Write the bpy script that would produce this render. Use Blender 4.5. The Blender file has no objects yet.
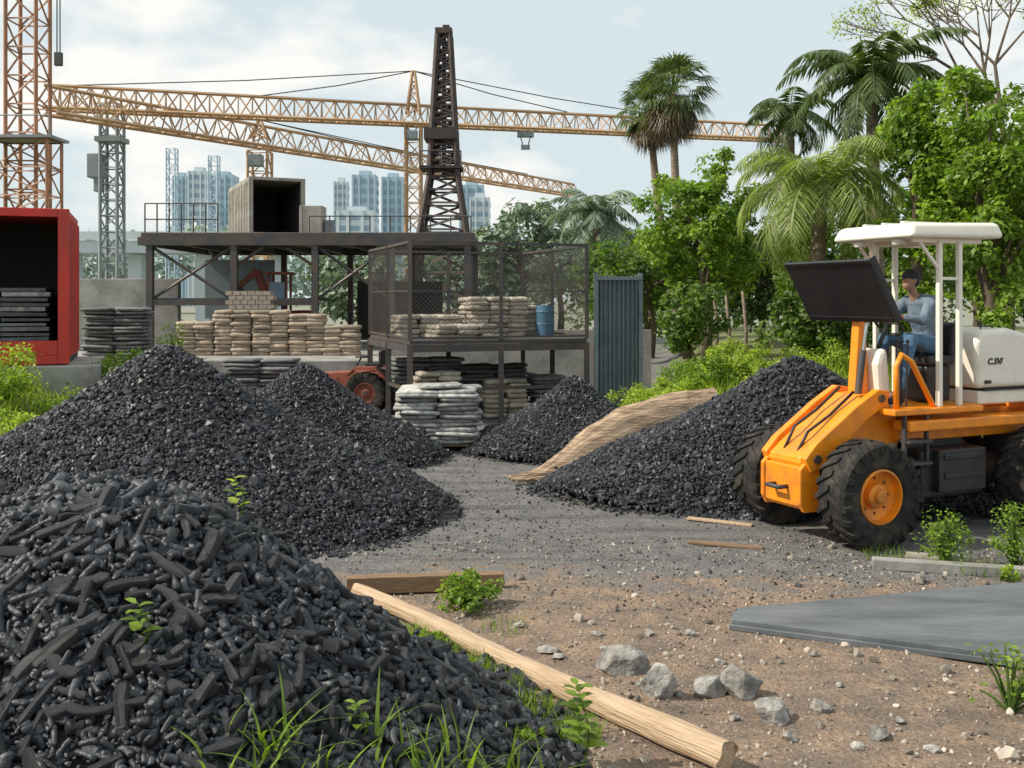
import bpy, math, random, bmesh
import numpy as np
from mathutils import Matrix, Vector, Quaternion
random.seed(7); rng=np.random.default_rng(7)
C=bpy.context.scene.collection
S=bpy.context.scene
PI=math.pi; R=math.radians
H=2.7
# ------------------------------------------------------------ materials
def mat(name,c1,c2=None,rough=.6,metal=0,scale=4,bump=.25,bscale=25,island=0,objr=0,spec=.5,stretch=(1,1,1),sharp=(.35,.65),trans=0,bdist=.02,c3=None,detail=6,dust=0):
    m=bpy.data.materials.new(name); m.use_nodes=True; nt=m.node_tree; N=nt.nodes; L=nt.links
    N.clear(); out=N.new('ShaderNodeOutputMaterial'); b=N.new('ShaderNodeBsdfPrincipled')
    b.inputs['Roughness'].default_value=rough; b.inputs['Metallic'].default_value=metal
    b.inputs['Specular IOR Level'].default_value=spec
    tc=N.new('ShaderNodeTexCoord'); mp=N.new('ShaderNodeMapping'); mp.inputs['Scale'].default_value=stretch
    L.new(tc.outputs['Object'],mp.inputs[0])
    n1=N.new('ShaderNodeTexNoise'); n1.inputs['Scale'].default_value=scale; n1.inputs['Detail'].default_value=detail
    n1.inputs['Roughness'].default_value=.65
    L.new(mp.outputs[0],n1.inputs['Vector'])
    rp=N.new('ShaderNodeValToRGB'); rp.color_ramp.elements[0].position=sharp[0]; rp.color_ramp.elements[1].position=sharp[1]
    rp.color_ramp.elements[0].color=(*c1,1); rp.color_ramp.elements[1].color=(*(c2 or [x*.7 for x in c1]),1)
    if c3:
        e=rp.color_ramp.elements.new((sharp[0]+sharp[1])/2); e.color=(*c3,1)
    L.new(n1.outputs['Fac'],rp.inputs[0]); col=rp.outputs[0]
    def mul(src,amt,col):
        mr=N.new('ShaderNodeMapRange'); mr.inputs['To Min'].default_value=1-amt; mr.inputs['To Max'].default_value=1+amt
        L.new(src,mr.inputs['Value'])
        h=N.new('ShaderNodeVectorMath'); h.operation='SCALE'; L.new(col,h.inputs[0]); L.new(mr.outputs[0],h.inputs['Scale'])
        return h.outputs[0]
    if island:
        g=N.new('ShaderNodeNewGeometry'); col=mul(g.outputs['Random Per Island'],island,col)
    if objr:
        g=N.new('ShaderNodeObjectInfo'); col=mul(g.outputs['Random'],objr,col)
    if dust:
        sp=N.new('ShaderNodeSeparateXYZ'); L.new(tc.outputs['Object'],sp.inputs[0])
        nd=N.new('ShaderNodeTexNoise'); nd.inputs['Scale'].default_value=5; nd.inputs['Detail'].default_value=8; L.new(tc.outputs['Object'],nd.inputs['Vector'])
        mz=N.new('ShaderNodeMapRange'); mz.inputs['From Min'].default_value=2.2; mz.inputs['From Max'].default_value=.2; mz.inputs['To Min'].default_value=0; mz.inputs['To Max'].default_value=.9; L.new(sp.outputs['Z'],mz.inputs['Value'])
        mn=N.new('ShaderNodeMapRange'); mn.inputs['From Min'].default_value=.42; mn.inputs['From Max'].default_value=.68; L.new(nd.outputs['Fac'],mn.inputs['Value'])
        mu=N.new('ShaderNodeMath'); mu.operation='MULTIPLY'; L.new(mz.outputs[0],mu.inputs[0]); L.new(mn.outputs[0],mu.inputs[1])
        mu2=N.new('ShaderNodeMath'); mu2.operation='MULTIPLY'; mu2.inputs[1].default_value=dust; L.new(mu.outputs[0],mu2.inputs[0])
        mm=N.new('ShaderNodeMix'); mm.data_type='RGBA'; L.new(mu2.outputs[0],mm.inputs[0]); L.new(col,mm.inputs[6]); mm.inputs[7].default_value=(.1,.075,.055,1); col=mm.outputs[2]
    L.new(col,b.inputs['Base Color'])
    if bump:
        n2=N.new('ShaderNodeTexNoise'); n2.inputs['Scale'].default_value=bscale; n2.inputs['Detail'].default_value=5
        L.new(mp.outputs[0],n2.inputs['Vector'])
        bp=N.new('ShaderNodeBump'); bp.inputs['Strength'].default_value=bump; bp.inputs['Distance'].default_value=bdist
        L.new(n2.outputs['Fac'],bp.inputs['Height']); L.new(bp.outputs[0],b.inputs['Normal'])
        mr=N.new('ShaderNodeMapRange'); mr.inputs['To Min'].default_value=max(0,rough-.12); mr.inputs['To Max'].default_value=min(1,rough+.15)
        L.new(n2.outputs['Fac'],mr.inputs['Value']); L.new(mr.outputs[0],b.inputs['Roughness'])
    if trans:
        t=N.new('ShaderNodeBsdfTranslucent'); 
        h=N.new('ShaderNodeVectorMath'); h.operation='MULTIPLY'; h.inputs[1].default_value=(1.6,1.7,.6); L.new(col,h.inputs[0]); L.new(h.outputs[0],t.inputs['Color'])
        ms=N.new('ShaderNodeMixShader'); ms.inputs[0].default_value=trans
        L.new(b.outputs[0],ms.inputs[1]); L.new(t.outputs[0],ms.inputs[2]); L.new(ms.outputs[0],out.inputs[0])
    else: L.new(b.outputs[0],out.inputs[0])
    return m
M_coal=mat('coal',(.014,.0155,.02),(.036,.038,.046),rough=.5,scale=3,bump=0,island=.6,spec=.45)
M_char=mat('charcoal',(.015,.017,.022),(.058,.064,.075),rough=.44,scale=9,bump=1,bscale=45,island=.65,objr=.5,spec=.5,bdist=.01)
M_orange=mat('orange_paint',(.9,.29,.01),(.68,.2,.013),rough=.36,scale=3,bump=.06,bscale=60,sharp=(.5,.85),dust=.7)
M_white=mat('cream_paint',(.8,.77,.68),(.62,.58,.5),rough=.42,scale=3,bump=.05,bscale=40,sharp=(.5,.85),dust=.5)
M_black=mat('black_plastic',(.015,.015,.017),(.03,.03,.03),rough=.45,scale=5,bump=.1)
M_panel=mat('black_steel_sheet',(.006,.006,.008),(.014,.014,.016),rough=.4,scale=2,bump=.04)
M_tyre=mat('tyre_rubber',(.02,.02,.02),(.085,.07,.055),rough=.85,scale=5,bump=.3,bscale=50,spec=.3,sharp=(.45,.75))
M_steel=mat('dark_steel',(.05,.058,.07),(.11,.08,.06),rough=.55,metal=.2,scale=2,bump=.15)
M_chrome=mat('bright_steel',(.6,.6,.6),rough=.2,metal=1,bump=0)
M_craneT=mat('tan_crane_paint',(.5,.33,.19),(.4,.24,.13),rough=.6,scale=1,bump=.1)
M_craneO=mat('rusty_orange_crane_paint',(.42,.2,.1),(.28,.15,.09),rough=.6,scale=1,bump=.1)
M_craneG=mat('grey_crane_paint',(.2,.24,.27),(.27,.3,.31),rough=.6,scale=1,bump=.1)
M_derr=mat('black_derrick_steel',(.04,.033,.037),(.09,.06,.045),rough=.7,scale=1,bump=.1)
M_cable=mat('cable',(.08,.08,.08),rough=.7,bump=0)
M_red=mat('red_paint',(.62,.035,.022),(.42,.04,.028),rough=.5,scale=1.5,bump=.1)
M_redr=mat('rusty_red_paint',(.34,.08,.045),(.18,.07,.045),rough=.6,scale=3,bump=.1)
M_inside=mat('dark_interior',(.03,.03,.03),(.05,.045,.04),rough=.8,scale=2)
M_beige=mat('grey_beige_container_paint',(.4,.385,.34),(.24,.21,.175),rough=.6,scale=2,bump=.1)
M_conc=mat('concrete',(.36,.35,.33),(.2,.195,.18),rough=.9,scale=1.5,bump=.4,bscale=15)
M_sackT=mat('tan_sack',(.4,.33,.26),(.27,.21,.155),rough=.9,scale=5,bump=.5,bscale=18,objr=.4)
M_sackG=mat('grey_white_sack',(.48,.48,.45),(.2,.2,.2),rough=.8,scale=6,bump=.7,bscale=14,objr=.4)
M_sackD=mat('dark_sheet',(.16,.165,.17),(.09,.09,.095),rough=.7,scale=6,bump=.4,bscale=18,objr=.4)
M_wood=mat('pale_stripped_wood',(.55,.41,.28),(.2,.125,.075),rough=.8,scale=3.5,bump=.9,bscale=9,stretch=(9,9,.45),sharp=(.42,.8),bdist=.02,c3=(.42,.29,.18))
M_wood2=mat('weathered_plank',(.28,.17,.1),(.15,.1,.06),rough=.85,scale=6,bump=.5,bscale=20,stretch=(.6,6,6))
M_screen=mat('split_wood_screen',(.55,.41,.29),(.2,.13,.085),rough=.85,scale=3,bump=.9,bscale=7,stretch=(.7,2.5,12),bdist=.04,c3=(.42,.3,.2))
M_rock=mat('grey_rock',(.38,.36,.33),(.13,.125,.12),rough=.9,scale=9,bump=1,bscale=18,objr=.3,bdist=.03)
M_gravel=mat('gravel_stone',(.22,.195,.17),(.38,.33,.27),rough=.9,scale=3,bump=0,island=.7)
M_slab=mat('slate_slab',(.065,.078,.09),(.19,.205,.215),rough=.5,scale=1.3,bump=.4,bscale=9,sharp=(.3,.74),stretch=(.6,2.6,1),detail=12)
M_bark=mat('bark',(.17,.13,.09),(.08,.06,.045),rough=.95,scale=5,bump=.8,bscale=14,stretch=(3,3,.7))
M_palmtr=mat('palm_trunk',(.3,.24,.18),(.16,.12,.09),rough=.95,scale=4,bump=.9,bscale=8,stretch=(.6,.6,5))
def leafm(n,c,c2,isl=.5,tr=.4): return mat(n,c,c2,rough=.45,scale=.8,bump=0,island=isl,trans=tr,sharp=(.35,.65),spec=.4)
M_leafB=leafm('bright_leaf',(.23,.33,.045),(.1,.19,.028),tr=.45)
M_leafM=leafm('mid_leaf',(.13,.21,.04),(.055,.11,.024),tr=.45)
M_leafD=leafm('dark_leaf',(.055,.1,.03),(.085,.14,.035))
M_leafH=leafm('haze_tinted_leaf',(.22,.29,.21),(.16,.22,.16),.3,.15)  # aerial haze put into the leaf colour as a pale tint
M_leafHH=leafm('far_haze_tinted_leaf',(.38,.46,.46),(.31,.39,.39),.2,.1)  # paler still: stronger distance haze painted into the leaf colour
M_leafY=leafm('yellow_green_leaf',(.38,.46,.07),(.18,.28,.035),tr=.45)
M_palm=leafm('drooping_palm_leaf',(.29,.35,.11),(.14,.2,.05),.5,.4)
M_palmD=leafm('dark_palm_leaf',(.06,.095,.035),(.11,.155,.05),.45,.3)
M_dead=leafm('dead_palm_leaf',(.18,.13,.075),(.12,.085,.05),.4,.1)
M_skin=mat('skin',(.36,.21,.14),(.31,.18,.11),rough=.5,bump=.05)
M_shirt=mat('blue_grey_shirt',(.2,.26,.33),(.11,.155,.21),rough=.9,scale=6,bump=.6,bscale=14,bdist=.04)
M_jeans=mat('blue_jeans',(.08,.18,.3),(.05,.11,.19),rough=.9,scale=8,bump=.5,bscale=14,bdist=.04)
M_hat=mat('dark_cap',(.02,.022,.03),(.03,.03,.04),rough=.8)
M_glass=mat('haze_tinted_window_glass',(.25,.36,.45),(.22,.32,.41),rough=.35,bump=0,scale=.2)  # distance haze painted into the glass colour, close to the wall tone
M_towW=mat('haze_tinted_tower_wall',(.56,.63,.67),(.5,.57,.62),rough=.8,bump=0,scale=.1)  # pale wall colour stands in for haze in the air
M_towB=mat('haze_tinted_blue_tower_wall',(.4,.52,.6),(.35,.47,.55),rough=.7,bump=0,scale=.1)  # bluish distance haze painted into the wall colour
M_corr=mat('blue_grey_corrugated_steel',(.12,.165,.19),(.19,.23,.25),rough=.5,metal=.1,scale=1.5,bump=.1)
M_brick=mat('brick',(.4,.34,.28),(.27,.22,.18),rough=.9,scale=8,bump=.3,objr=.2)
M_blue=mat('blue_plastic',(.06,.17,.27),rough=.5)
M_lamp=mat('clear_lamp',(.7,.7,.65),rough=.15)
def ground_mat():
    m=bpy.data.materials.new('yard_ground'); m.use_nodes=True; nt=m.node_tree; N=nt.nodes; L=nt.links
    b=N['Principled BSDF']; tc=N.new('ShaderNodeTexCoord'); sx=N.new('ShaderNodeSeparateXYZ'); L.new(tc.outputs['Object'],sx.inputs[0])
    def noise(s,d=8,r=.65,st=None):
        n=N.new('ShaderNodeTexNoise'); n.inputs['Scale'].default_value=s; n.inputs['Detail'].default_value=d; n.inputs['Roughness'].default_value=r
        v=tc.outputs['Object']
        if st:
            mp=N.new('ShaderNodeMapping'); mp.inputs['Scale'].default_value=st; mp.inputs['Rotation'].default_value=(0,0,.25); L.new(v,mp.inputs[0]); v=mp.outputs[0]
        L.new(v,n.inputs['Vector']); return n.outputs['Fac']
    def ramp(src,els):
        r=N.new('ShaderNodeValToRGB'); 
        while len(r.color_ramp.elements)<len(els): r.color_ramp.elements.new(.5)
        for e,(p,c) in zip(r.color_ramp.elements,els): e.position=p; e.color=(*c,1)
        L.new(src,r.inputs[0]); return r.outputs[0]
    def math_(op,a,bv):
        n=N.new('ShaderNodeMath'); n.operation=op
        for i,x in enumerate((a,bv)):
            if not isinstance(x,(int,float)): L.new(x,n.inputs[i])
            else: n.inputs[i].default_value=x
        return n.outputs[0]
    def mix(f,a,bb):
        n=N.new('ShaderNodeMix'); n.data_type='RGBA'; L.new(f,n.inputs[0]); L.new(a,n.inputs[6]); L.new(bb,n.inputs[7]); return n.outputs[2]
    def mr(src,a,b_,c=0,d=1):
        n=N.new('ShaderNodeMapRange'); L.new(src,n.inputs[0]); n.inputs[1].default_value=a; n.inputs[2].default_value=b_; n.inputs[3].default_value=c; n.inputs[4].default_value=d; return n.outputs[0]
    fine=noise(34); mid=noise(3.2); big=noise(.55); trk=noise(1.1,6,.6,(.35,3.2,1))
    grav=mix(mr(mid,.35,.65),ramp(fine,[(.3,(.055,.056,.06)),(.5,(.125,.126,.128)),(.72,(.26,.25,.24))]),ramp(fine,[(.3,(.11,.106,.104)),(.7,(.32,.3,.285))]))
    grav=mix(mr(trk,.5,.66,0,.6),grav,ramp(fine,[(.3,(.03,.031,.035)),(.7,(.1,.1,.103))]))
    dirt=mix(mr(mid,.38,.6),ramp(fine,[(.3,(.19,.125,.085)),(.7,(.47,.345,.245))]),ramp(fine,[(.3,(.11,.086,.07)),(.7,(.3,.235,.185))]))
    dirt=mix(mr(trk,.52,.68,0,.55),dirt,ramp(fine,[(.3,(.065,.056,.05)),(.7,(.17,.14,.12))]))
    yy=math_('ADD',sx.outputs['Y'],mr(mid,0,1,-1.8,1.8)); yy=math_('ADD',yy,mr(big,0,1,-2.0,2.0))
    col=mix(mr(yy,9.0,10.0),dirt,grav)
    green=ramp(mid,[(.3,(.1,.14,.035)),(.7,(.21,.2,.09))])
    col=mix(mr(sx.outputs['Z'],.25,.6),col,green)
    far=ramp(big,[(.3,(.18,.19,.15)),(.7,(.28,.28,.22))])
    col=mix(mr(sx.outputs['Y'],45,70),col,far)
    L.new(col,b.inputs['Base Color']); b.inputs['Roughness'].default_value=.85; b.inputs['Specular IOR Level'].default_value=.3
    bp=N.new('ShaderNodeBump'); bp.inputs['Strength'].default_value=1; bp.inputs['Distance'].default_value=.035
    L.new(math_('ADD',fine,mid),bp.inputs['Height']); L.new(bp.outputs[0],b.inputs['Normal'])
    return m
M_ground=ground_mat()
# ------------------------------------------------------------ helpers
MW={}
def tag(o,label=None,cat=None,group=None,kind=None):
    if label: o['label']=label
    if cat: o['category']=cat
    if group: o['group']=group
    if kind: o['kind']=kind
    return o
def thing(name,label,cat,loc=(0,0,0),rotz=0,group=None):
    o=bpy.data.objects.new(name,None); C.objects.link(o); o.location=loc; o.rotation_euler=(0,0,rotz); o.empty_display_size=.1
    MW[o]=(Matrix.Translation(Vector(loc))@Matrix.Rotation(rotz,4,'Z')).inverted()
    return tag(o,label,cat,group)
class MB:
    def __init__(s): s.v=[]; s.f=[]
    def add(s,V,F):
        n=len(s.v); s.v+= [tuple(x) for x in V]; s.f+=[tuple(i+n for i in f) for f in F]; return s
    def box(s,c,size,rot=None):
        c=Vector(c); a,b,d=[x/2 for x in size]; V=[]
        for x,y,z in ((-a,-b,-d),(a,-b,-d),(a,b,-d),(-a,b,-d),(-a,-b,d),(a,-b,d),(a,b,d),(-a,b,d)):
            p=Vector((x,y,z)); 
            if rot is not None: p=rot@p
            V.append(p+c)
        return s.add(V,[(0,3,2,1),(4,5,6,7),(0,1,5,4),(1,2,6,5),(2,3,7,6),(3,0,4,7)])
    def hexa(s,bot,top):
        return s.add(list(bot)+list(top),[(0,3,2,1),(4,5,6,7),(0,1,5,4),(1,2,6,5),(2,3,7,6),(3,0,4,7)])
    def beam(s,a,b,w,h,up=(0,0,1)):
        a=Vector(a);b=Vector(b);d=(b-a).normalized();u=Vector(up)
        if abs(d.dot(u))>.99: u=Vector((1,0,0))
        sd=d.cross(u).normalized(); u=sd.cross(d)
        V=[p+sd*x*w/2+u*y*h/2 for p in (a,b) for x,y in ((-1,-1),(1,-1),(1,1),(-1,1))]
        return s.add(V,[(3,2,1,0),(4,5,6,7),(0,1,5,4),(1,2,6,5),(2,3,7,6),(3,0,4,7)])
    def tube(s,pts,rad,n=8,cap=True):
        pts=[Vector(p) for p in pts]
        if not isinstance(rad,(list,tuple)): rad=[rad]*len(pts)
        V=[];F=[];u=None
        for i,p in enumerate(pts):
            d=(pts[min(i+1,len(pts)-1)]-pts[max(i-1,0)]).normalized()
            if u is None:
                u=Vector((0,0,1)) if abs(d.z)<.9 else Vector((1,0,0))
            u=(u-d*u.dot(d)).normalized(); w=d.cross(u)
            for k in range(n):
                a=2*PI*k/n; V.append(p+(u*math.cos(a)+w*math.sin(a))*rad[i])
        for i in range(len(pts)-1):
            for k in range(n):
                F.append((i*n+k,i*n+(k+1)%n,(i+1)*n+(k+1)%n,(i+1)*n+k))
        if cap: F.append(tuple(range(n))[::-1]); F.append(tuple((len(pts)-1)*n+k for k in range(n)))
        return s.add(V,F)
    def bar(s,a,b,r,n=4): return s.tube([a,b],r,n)
    def sph(s,c,r,n=12,m=8,rot=None):
        if not isinstance(r,(tuple,list)): r=(r,r,r)
        V=[];F=[];c=Vector(c)
        for i in range(m+1):
            th=PI*i/m
            for k in range(n):
                a=2*PI*k/n; p=Vector((r[0]*math.sin(th)*math.cos(a),r[1]*math.sin(th)*math.sin(a),r[2]*math.cos(th)))
                if rot is not None: p=rot@p
                V.append(c+p)
        for i in range(m):
            for k in range(n): F.append((i*n+k,(i+1)*n+k,(i+1)*n+(k+1)%n,i*n+(k+1)%n))
        return s.add(V,F)
    def lathe(s,prof,n=32,c=(0,0,0),axis='Y'):
        V=[];F=[];c=Vector(c);m=len(prof)
        for r,h in prof:
            for k in range(n):
                a=2*PI*k/n; q=(r*math.cos(a),h,r*math.sin(a)) if axis=='Y' else (r*math.cos(a),r*math.sin(a),h)
                V.append(c+Vector(q))
        for i in range(m-1):
            for k in range(n): F.append((i*n+k,i*n+(k+1)%n,(i+1)*n+(k+1)%n,(i+1)*n+k))
        F.append(tuple(range(n))); F.append(tuple((m-1)*n+k for k in range(n))[::-1])
        return s.add(V,F)
    def prism(s,poly,y0,y1):
        n=len(poly); V=[(x,y0,z) for x,z in poly]+[(x,y1,z) for x,z in poly]
        F=[tuple(range(n)),tuple(range(2*n-1,n-1,-1))]+[(i,i+n,(i+1)%n+n,(i+1)%n) for i in range(n)]
        return s.add(V,F)
    def truss(s,a,b,w,h,n,r,tri=False,w2=None,h2=None):
        a=Vector(a);b=Vector(b);d=(b-a).normalized();u=Vector((0,0,1))
        if abs(d.z)>.9: u=Vector((0,1,0))
        sd=d.cross(u).normalized();u=sd.cross(d).normalized()
        w2=w if w2 is None else w2; h2=h if h2 is None else h2
        cs=[(-1,-1),(1,-1),(0,1)] if tri else [(-1,-1),(1,-1),(1,1),(-1,1)]
        def pt(t,c): return a.lerp(b,t)+sd*c[0]*(w+(w2-w)*t)/2+u*c[1]*(h+(h2-h)*t)/2
        for c in cs: s.bar(pt(0,c),pt(1,c),r*1.3)
        m=len(cs)
        for i in range(n):
            t0=i/n;t1=(i+1)/n
            for k in range(m):
                c,e=cs[k],cs[(k+1)%m]
                if i%2: c,e=e,c
                s.bar(pt(t0,c),pt(t1,e),r*.7,3)
                s.bar(pt(t1,c),pt(t1,e),r*.6,3)
        return s
    def build(s,name,m,parent=None,world=False,smooth=False,bevel=0,seg=2):
        V=s.v
        if parent is not None and world:
            I=MW[parent]; V=[I@Vector(v) for v in V]
        me=bpy.data.meshes.new(name); me.from_pydata([tuple(v) for v in V],[],s.f); me.update()
        bm=bmesh.new(); bm.from_mesh(me); bmesh.ops.recalc_face_normals(bm,faces=bm.faces); bm.to_mesh(me); bm.free()
        me.materials.append(m)
        if smooth:
            for p in me.polygons: p.use_smooth=True
        o=bpy.data.objects.new(name,me); C.objects.link(o)
        if parent is not None:
            o.parent=parent; MW[o]=MW[parent]
        else: MW[o]=Matrix.Identity(4)
        if bevel:
            b=o.modifiers.new('bevel','BEVEL'); b.width=bevel; b.segments=seg; b.limit_method='ANGLE'
        return o
def npobj(name,V,F,m,smooth=False,parent=None):
    me=bpy.data.meshes.new(name); V=np.ascontiguousarray(V,dtype=np.float32); F=np.ascontiguousarray(F,dtype=np.int32); k=F.shape[1]
    me.vertices.add(len(V)); me.vertices.foreach_set('co',V.ravel())
    me.loops.add(F.size); me.loops.foreach_set('vertex_index',F.ravel())
    me.polygons.add(len(F)); me.polygons.foreach_set('loop_start',np.arange(len(F),dtype=np.int32)*k)
    me.update(calc_edges=True)
    me.polygons.foreach_set('use_smooth',np.full(len(F),smooth)); me.validate()
    me.materials.append(m)
    o=bpy.data.objects.new(name,me); C.objects.link(o)
    if parent is not None: o.parent=parent
    return o
def hash2(i,j,s): 
    x=np.sin(i*127.1+j*311.7+s*74.7)*43758.5453; return x-np.floor(x)
def vn(x,y,sc,s=0):
    x=np.asarray(x,float)*sc;y=np.asarray(y,float)*sc;i=np.floor(x);j=np.floor(y);fx=x-i;fy=y-j;fx=fx*fx*(3-2*fx);fy=fy*fy*(3-2*fy)
    return (hash2(i,j,s)*(1-fx)+hash2(i+1,j,s)*fx)*(1-fy)+(hash2(i,j+1,s)*(1-fx)+hash2(i+1,j+1,s)*fx)*fy-.5
def fbm(x,y,sc,s=0): return vn(x,y,sc,s)+.5*vn(x,y,sc*2.1,s+1)+.25*vn(x,y,sc*4.3,s+2)
def ss(x,a,b): t=np.clip((np.asarray(x,float)-a)/(b-a),0,1); return t*t*(3-2*t)
def randrot(n):
    q=rng.normal(size=(n,4)); q/=np.linalg.norm(q,axis=1)[:,None]; w,x,y,z=q.T
    return np.stack([1-2*(y*y+z*z),2*(x*y-z*w),2*(x*z+y*w),2*(x*y+z*w),1-2*(x*x+z*z),2*(y*z-x*w),2*(x*z-y*w),2*(y*z+x*w),1-2*(x*x+y*y)],1).reshape(n,3,3)
def frames(nrm,spin):
    nrm=nrm/np.linalg.norm(nrm,axis=1)[:,None]; ref=np.where(np.abs(nrm[:,2:3])<.9,np.array([[0,0,1.]]),np.array([[1.,0,0]]))
    a=np.cross(ref,nrm); a/=np.linalg.norm(a,axis=1)[:,None]; b=np.cross(nrm,a)
    c,s_=np.cos(spin)[:,None],np.sin(spin)[:,None]; a2=a*c+b*s_; b2=np.cross(nrm,a2)
    return np.stack([a2,b2,nrm],2)
def inst(v,f,Rm,T,sc):
    n=len(T); W=np.einsum('nij,nvj->nvi',Rm,v[None]*sc[:,None,:])+T[:,None,:]
    return W.reshape(-1,3),(f[None]+(np.arange(n)*len(v))[:,None,None]).reshape(-1,f.shape[1])
def join(parts):
    V=[];F=[];n=0
    for v,f in parts: V.append(v);F.append(f+n);n+=len(v)
    return np.concatenate(V),np.concatenate(F)
g=(1+5**.5)/2
ICO=np.array([(-1,g,0),(1,g,0),(-1,-g,0),(1,-g,0),(0,-1,g),(0,1,g),(0,-1,-g),(0,1,-g),(g,0,-1),(g,0,1),(-g,0,-1),(-g,0,1)],float)/1.902
ICF=np.array([(0,11,5),(0,5,1),(0,1,7),(0,7,10),(0,10,11),(1,5,9),(5,11,4),(11,10,2),(10,7,6),(7,1,8),(3,9,4),(3,4,2),(3,2,6),(3,6,8),(3,8,9),(4,9,5),(2,4,11),(6,2,10),(8,6,7),(9,8,1)])
CUB=np.array([(-1,-1,-1),(1,-1,-1),(1,1,-1),(-1,1,-1),(-1,-1,1),(1,-1,1),(1,1,1),(-1,1,1)],float)*.62
CUF=np.array([(0,3,2),(0,2,1),(4,5,6),(4,6,7),(0,1,5),(0,5,4),(1,2,6),(1,6,5),(2,3,7),(2,7,6),(3,0,4),(3,4,7)])
def stones(T,size,flat=(1,.75,.6),cube=False,dis=.3):
    parts=[]; n=len(T); idx=np.arange(n)%8
    for k in range(8):
        v=(CUB*(1+rng.uniform(-.4,.25,(8,3)))) if cube else np.clip(ICO*(1+rng.uniform(-dis,dis,(12,1))),-.8,.8)
        s=idx==k; m=s.sum()
        if m: parts.append(inst(v,CUF if cube else ICF,randrot(m),T[s],size[s][:,None]*np.array(flat)[None]*rng.uniform(.75,1.25,(m,3))*.5))
    return join(parts)
# ------------------------------------------------------------ ground
def hz(x,y):
    x=np.asarray(x,float);y=np.asarray(y,float)
    near=1-ss(y,26,40)
    h=.05*fbm(x,y,.5,3)*near+.028*fbm(x,y,2.2,9)*near*(1-ss(y,11,14))
    h=h+1.15*ss(x-.2*(y-16),.9,3.6)*ss(y,15.9,18.6)*(1-ss(y,60,90))
    h=h+.9*ss(-x,7.2,9.5)*ss(y,13,16)*(1-ss(y,60,90))
    return h
xs=np.concatenate([-np.geomspace(14,1500,22)[::-1],np.arange(-13.9,14,.14),np.geomspace(14,1500,22)])
ys=np.concatenate([-np.geomspace(2,400,12)[::-1],np.arange(-1,3,.6),np.arange(3,13,.1),np.arange(13,30,.2),np.geomspace(30,2500,40)])
X,Y=np.meshgrid(xs,ys); Z=hz(X,Y); nx,ny=len(xs),len(ys)
ii=(np.arange(ny-1)[:,None]*nx+np.arange(nx-1)[None]).ravel()
tag(npobj('ground',np.stack([X,Y,Z],2).reshape(-1,3),np.stack([ii,ii+1,ii+nx+1,ii+nx],1),M_ground,True),'grey gravel and brown dirt yard ground','ground',kind='structure')
# ------------------------------------------------------------ coal piles
def pile(label,cx,cy,rx,ry,Hp,n,size,seed,conc=.2,nz_=.09):
    def hh(x,y):
        u=(x-cx)/rx;v=(y-cy)/ry;a=np.arctan2(v,u); r=np.sqrt(u*u+v*v)/(1+.03*np.sin(3*a+seed)+.025*np.sin(5*a+2*seed))
        c=np.sqrt(r*r+.009)-.09; p=1-c; p=np.where(p>0,p,p*.6)
        return Hp*p*(1-conc*np.maximum(0,np.sin(np.clip(r,0,1)*PI)))+nz_*fbm(x,y,.8,seed)*np.clip(r*2,0.2,1)*(1-ss(r,.85,1.0))
    rr=np.linspace(0,1.03,70);aa=np.linspace(0,2*PI,150,endpoint=False)
    A,RR=np.meshgrid(aa,rr);px=cx+rx*RR*np.cos(A);py=cy+ry*RR*np.sin(A);pz=hh(px,py)-.035+.02*fbm(px,py,5,seed)
    V=np.stack([px,py,pz],2).reshape(-1,3);na=len(aa)
    i=(np.arange(len(rr)-1)[:,None]*na+np.arange(na)[None]).ravel(); j=(np.arange(len(rr)-1)[:,None]*na+(np.arange(na)[None]+1)%na).ravel()
    T1=np.stack([i,j,j+na],1);T2=np.stack([i,j+na,i+na],1)
    r=np.sqrt(rng.uniform(0,1.1,n));a=rng.uniform(0,2*PI,n); r=np.where(r>.98,.98+np.abs(rng.normal(0,.06,n)),r)
    x=cx+rx*r*np.cos(a);y=cy+ry*r*np.sin(a); keep=(y<cy+ry*.4); x,y=x[keep],y[keep]
    z=np.maximum(hh(x,y)-.012,hz(x,y))+rng.uniform(-.006,.014,len(x))
    sz=size*np.exp(rng.normal(0,.42,len(x)))
    nh=len(x)*2//3
    a1=stones(np.stack([x,y,z],1)[:nh],sz[:nh],(1.15,.85,.75),False,.2); a2=stones(np.stack([x,y,z],1)[nh:],sz[nh:],(1.1,.85,.7),True)
    V,F=join([(V,np.concatenate([T1,T2])),a1,a2])
    tag(npobj('coal_pile',V,F,M_coal),label,'coal pile')
pile('tall black coal pile behind the charcoal heap, largest of the piles',-4.45,12.8,3.4,2.9,2.13,64000,.043,1,.1,.06)
pile('medium black coal pile half hidden behind the tallest pile',-3.6,17.4,2.35,2.3,1.6,30000,.042,2,.1,.06)
pile('small conical coal pile in front of the blue-grey corrugated fence',1.12,18.2,1.95,1.7,1.34,24000,.042,3,.14)
pile('broad coal pile behind the orange loader',4.1,14.4,3.55,2.1,1.9,46000,.045,4,.12)
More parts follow.
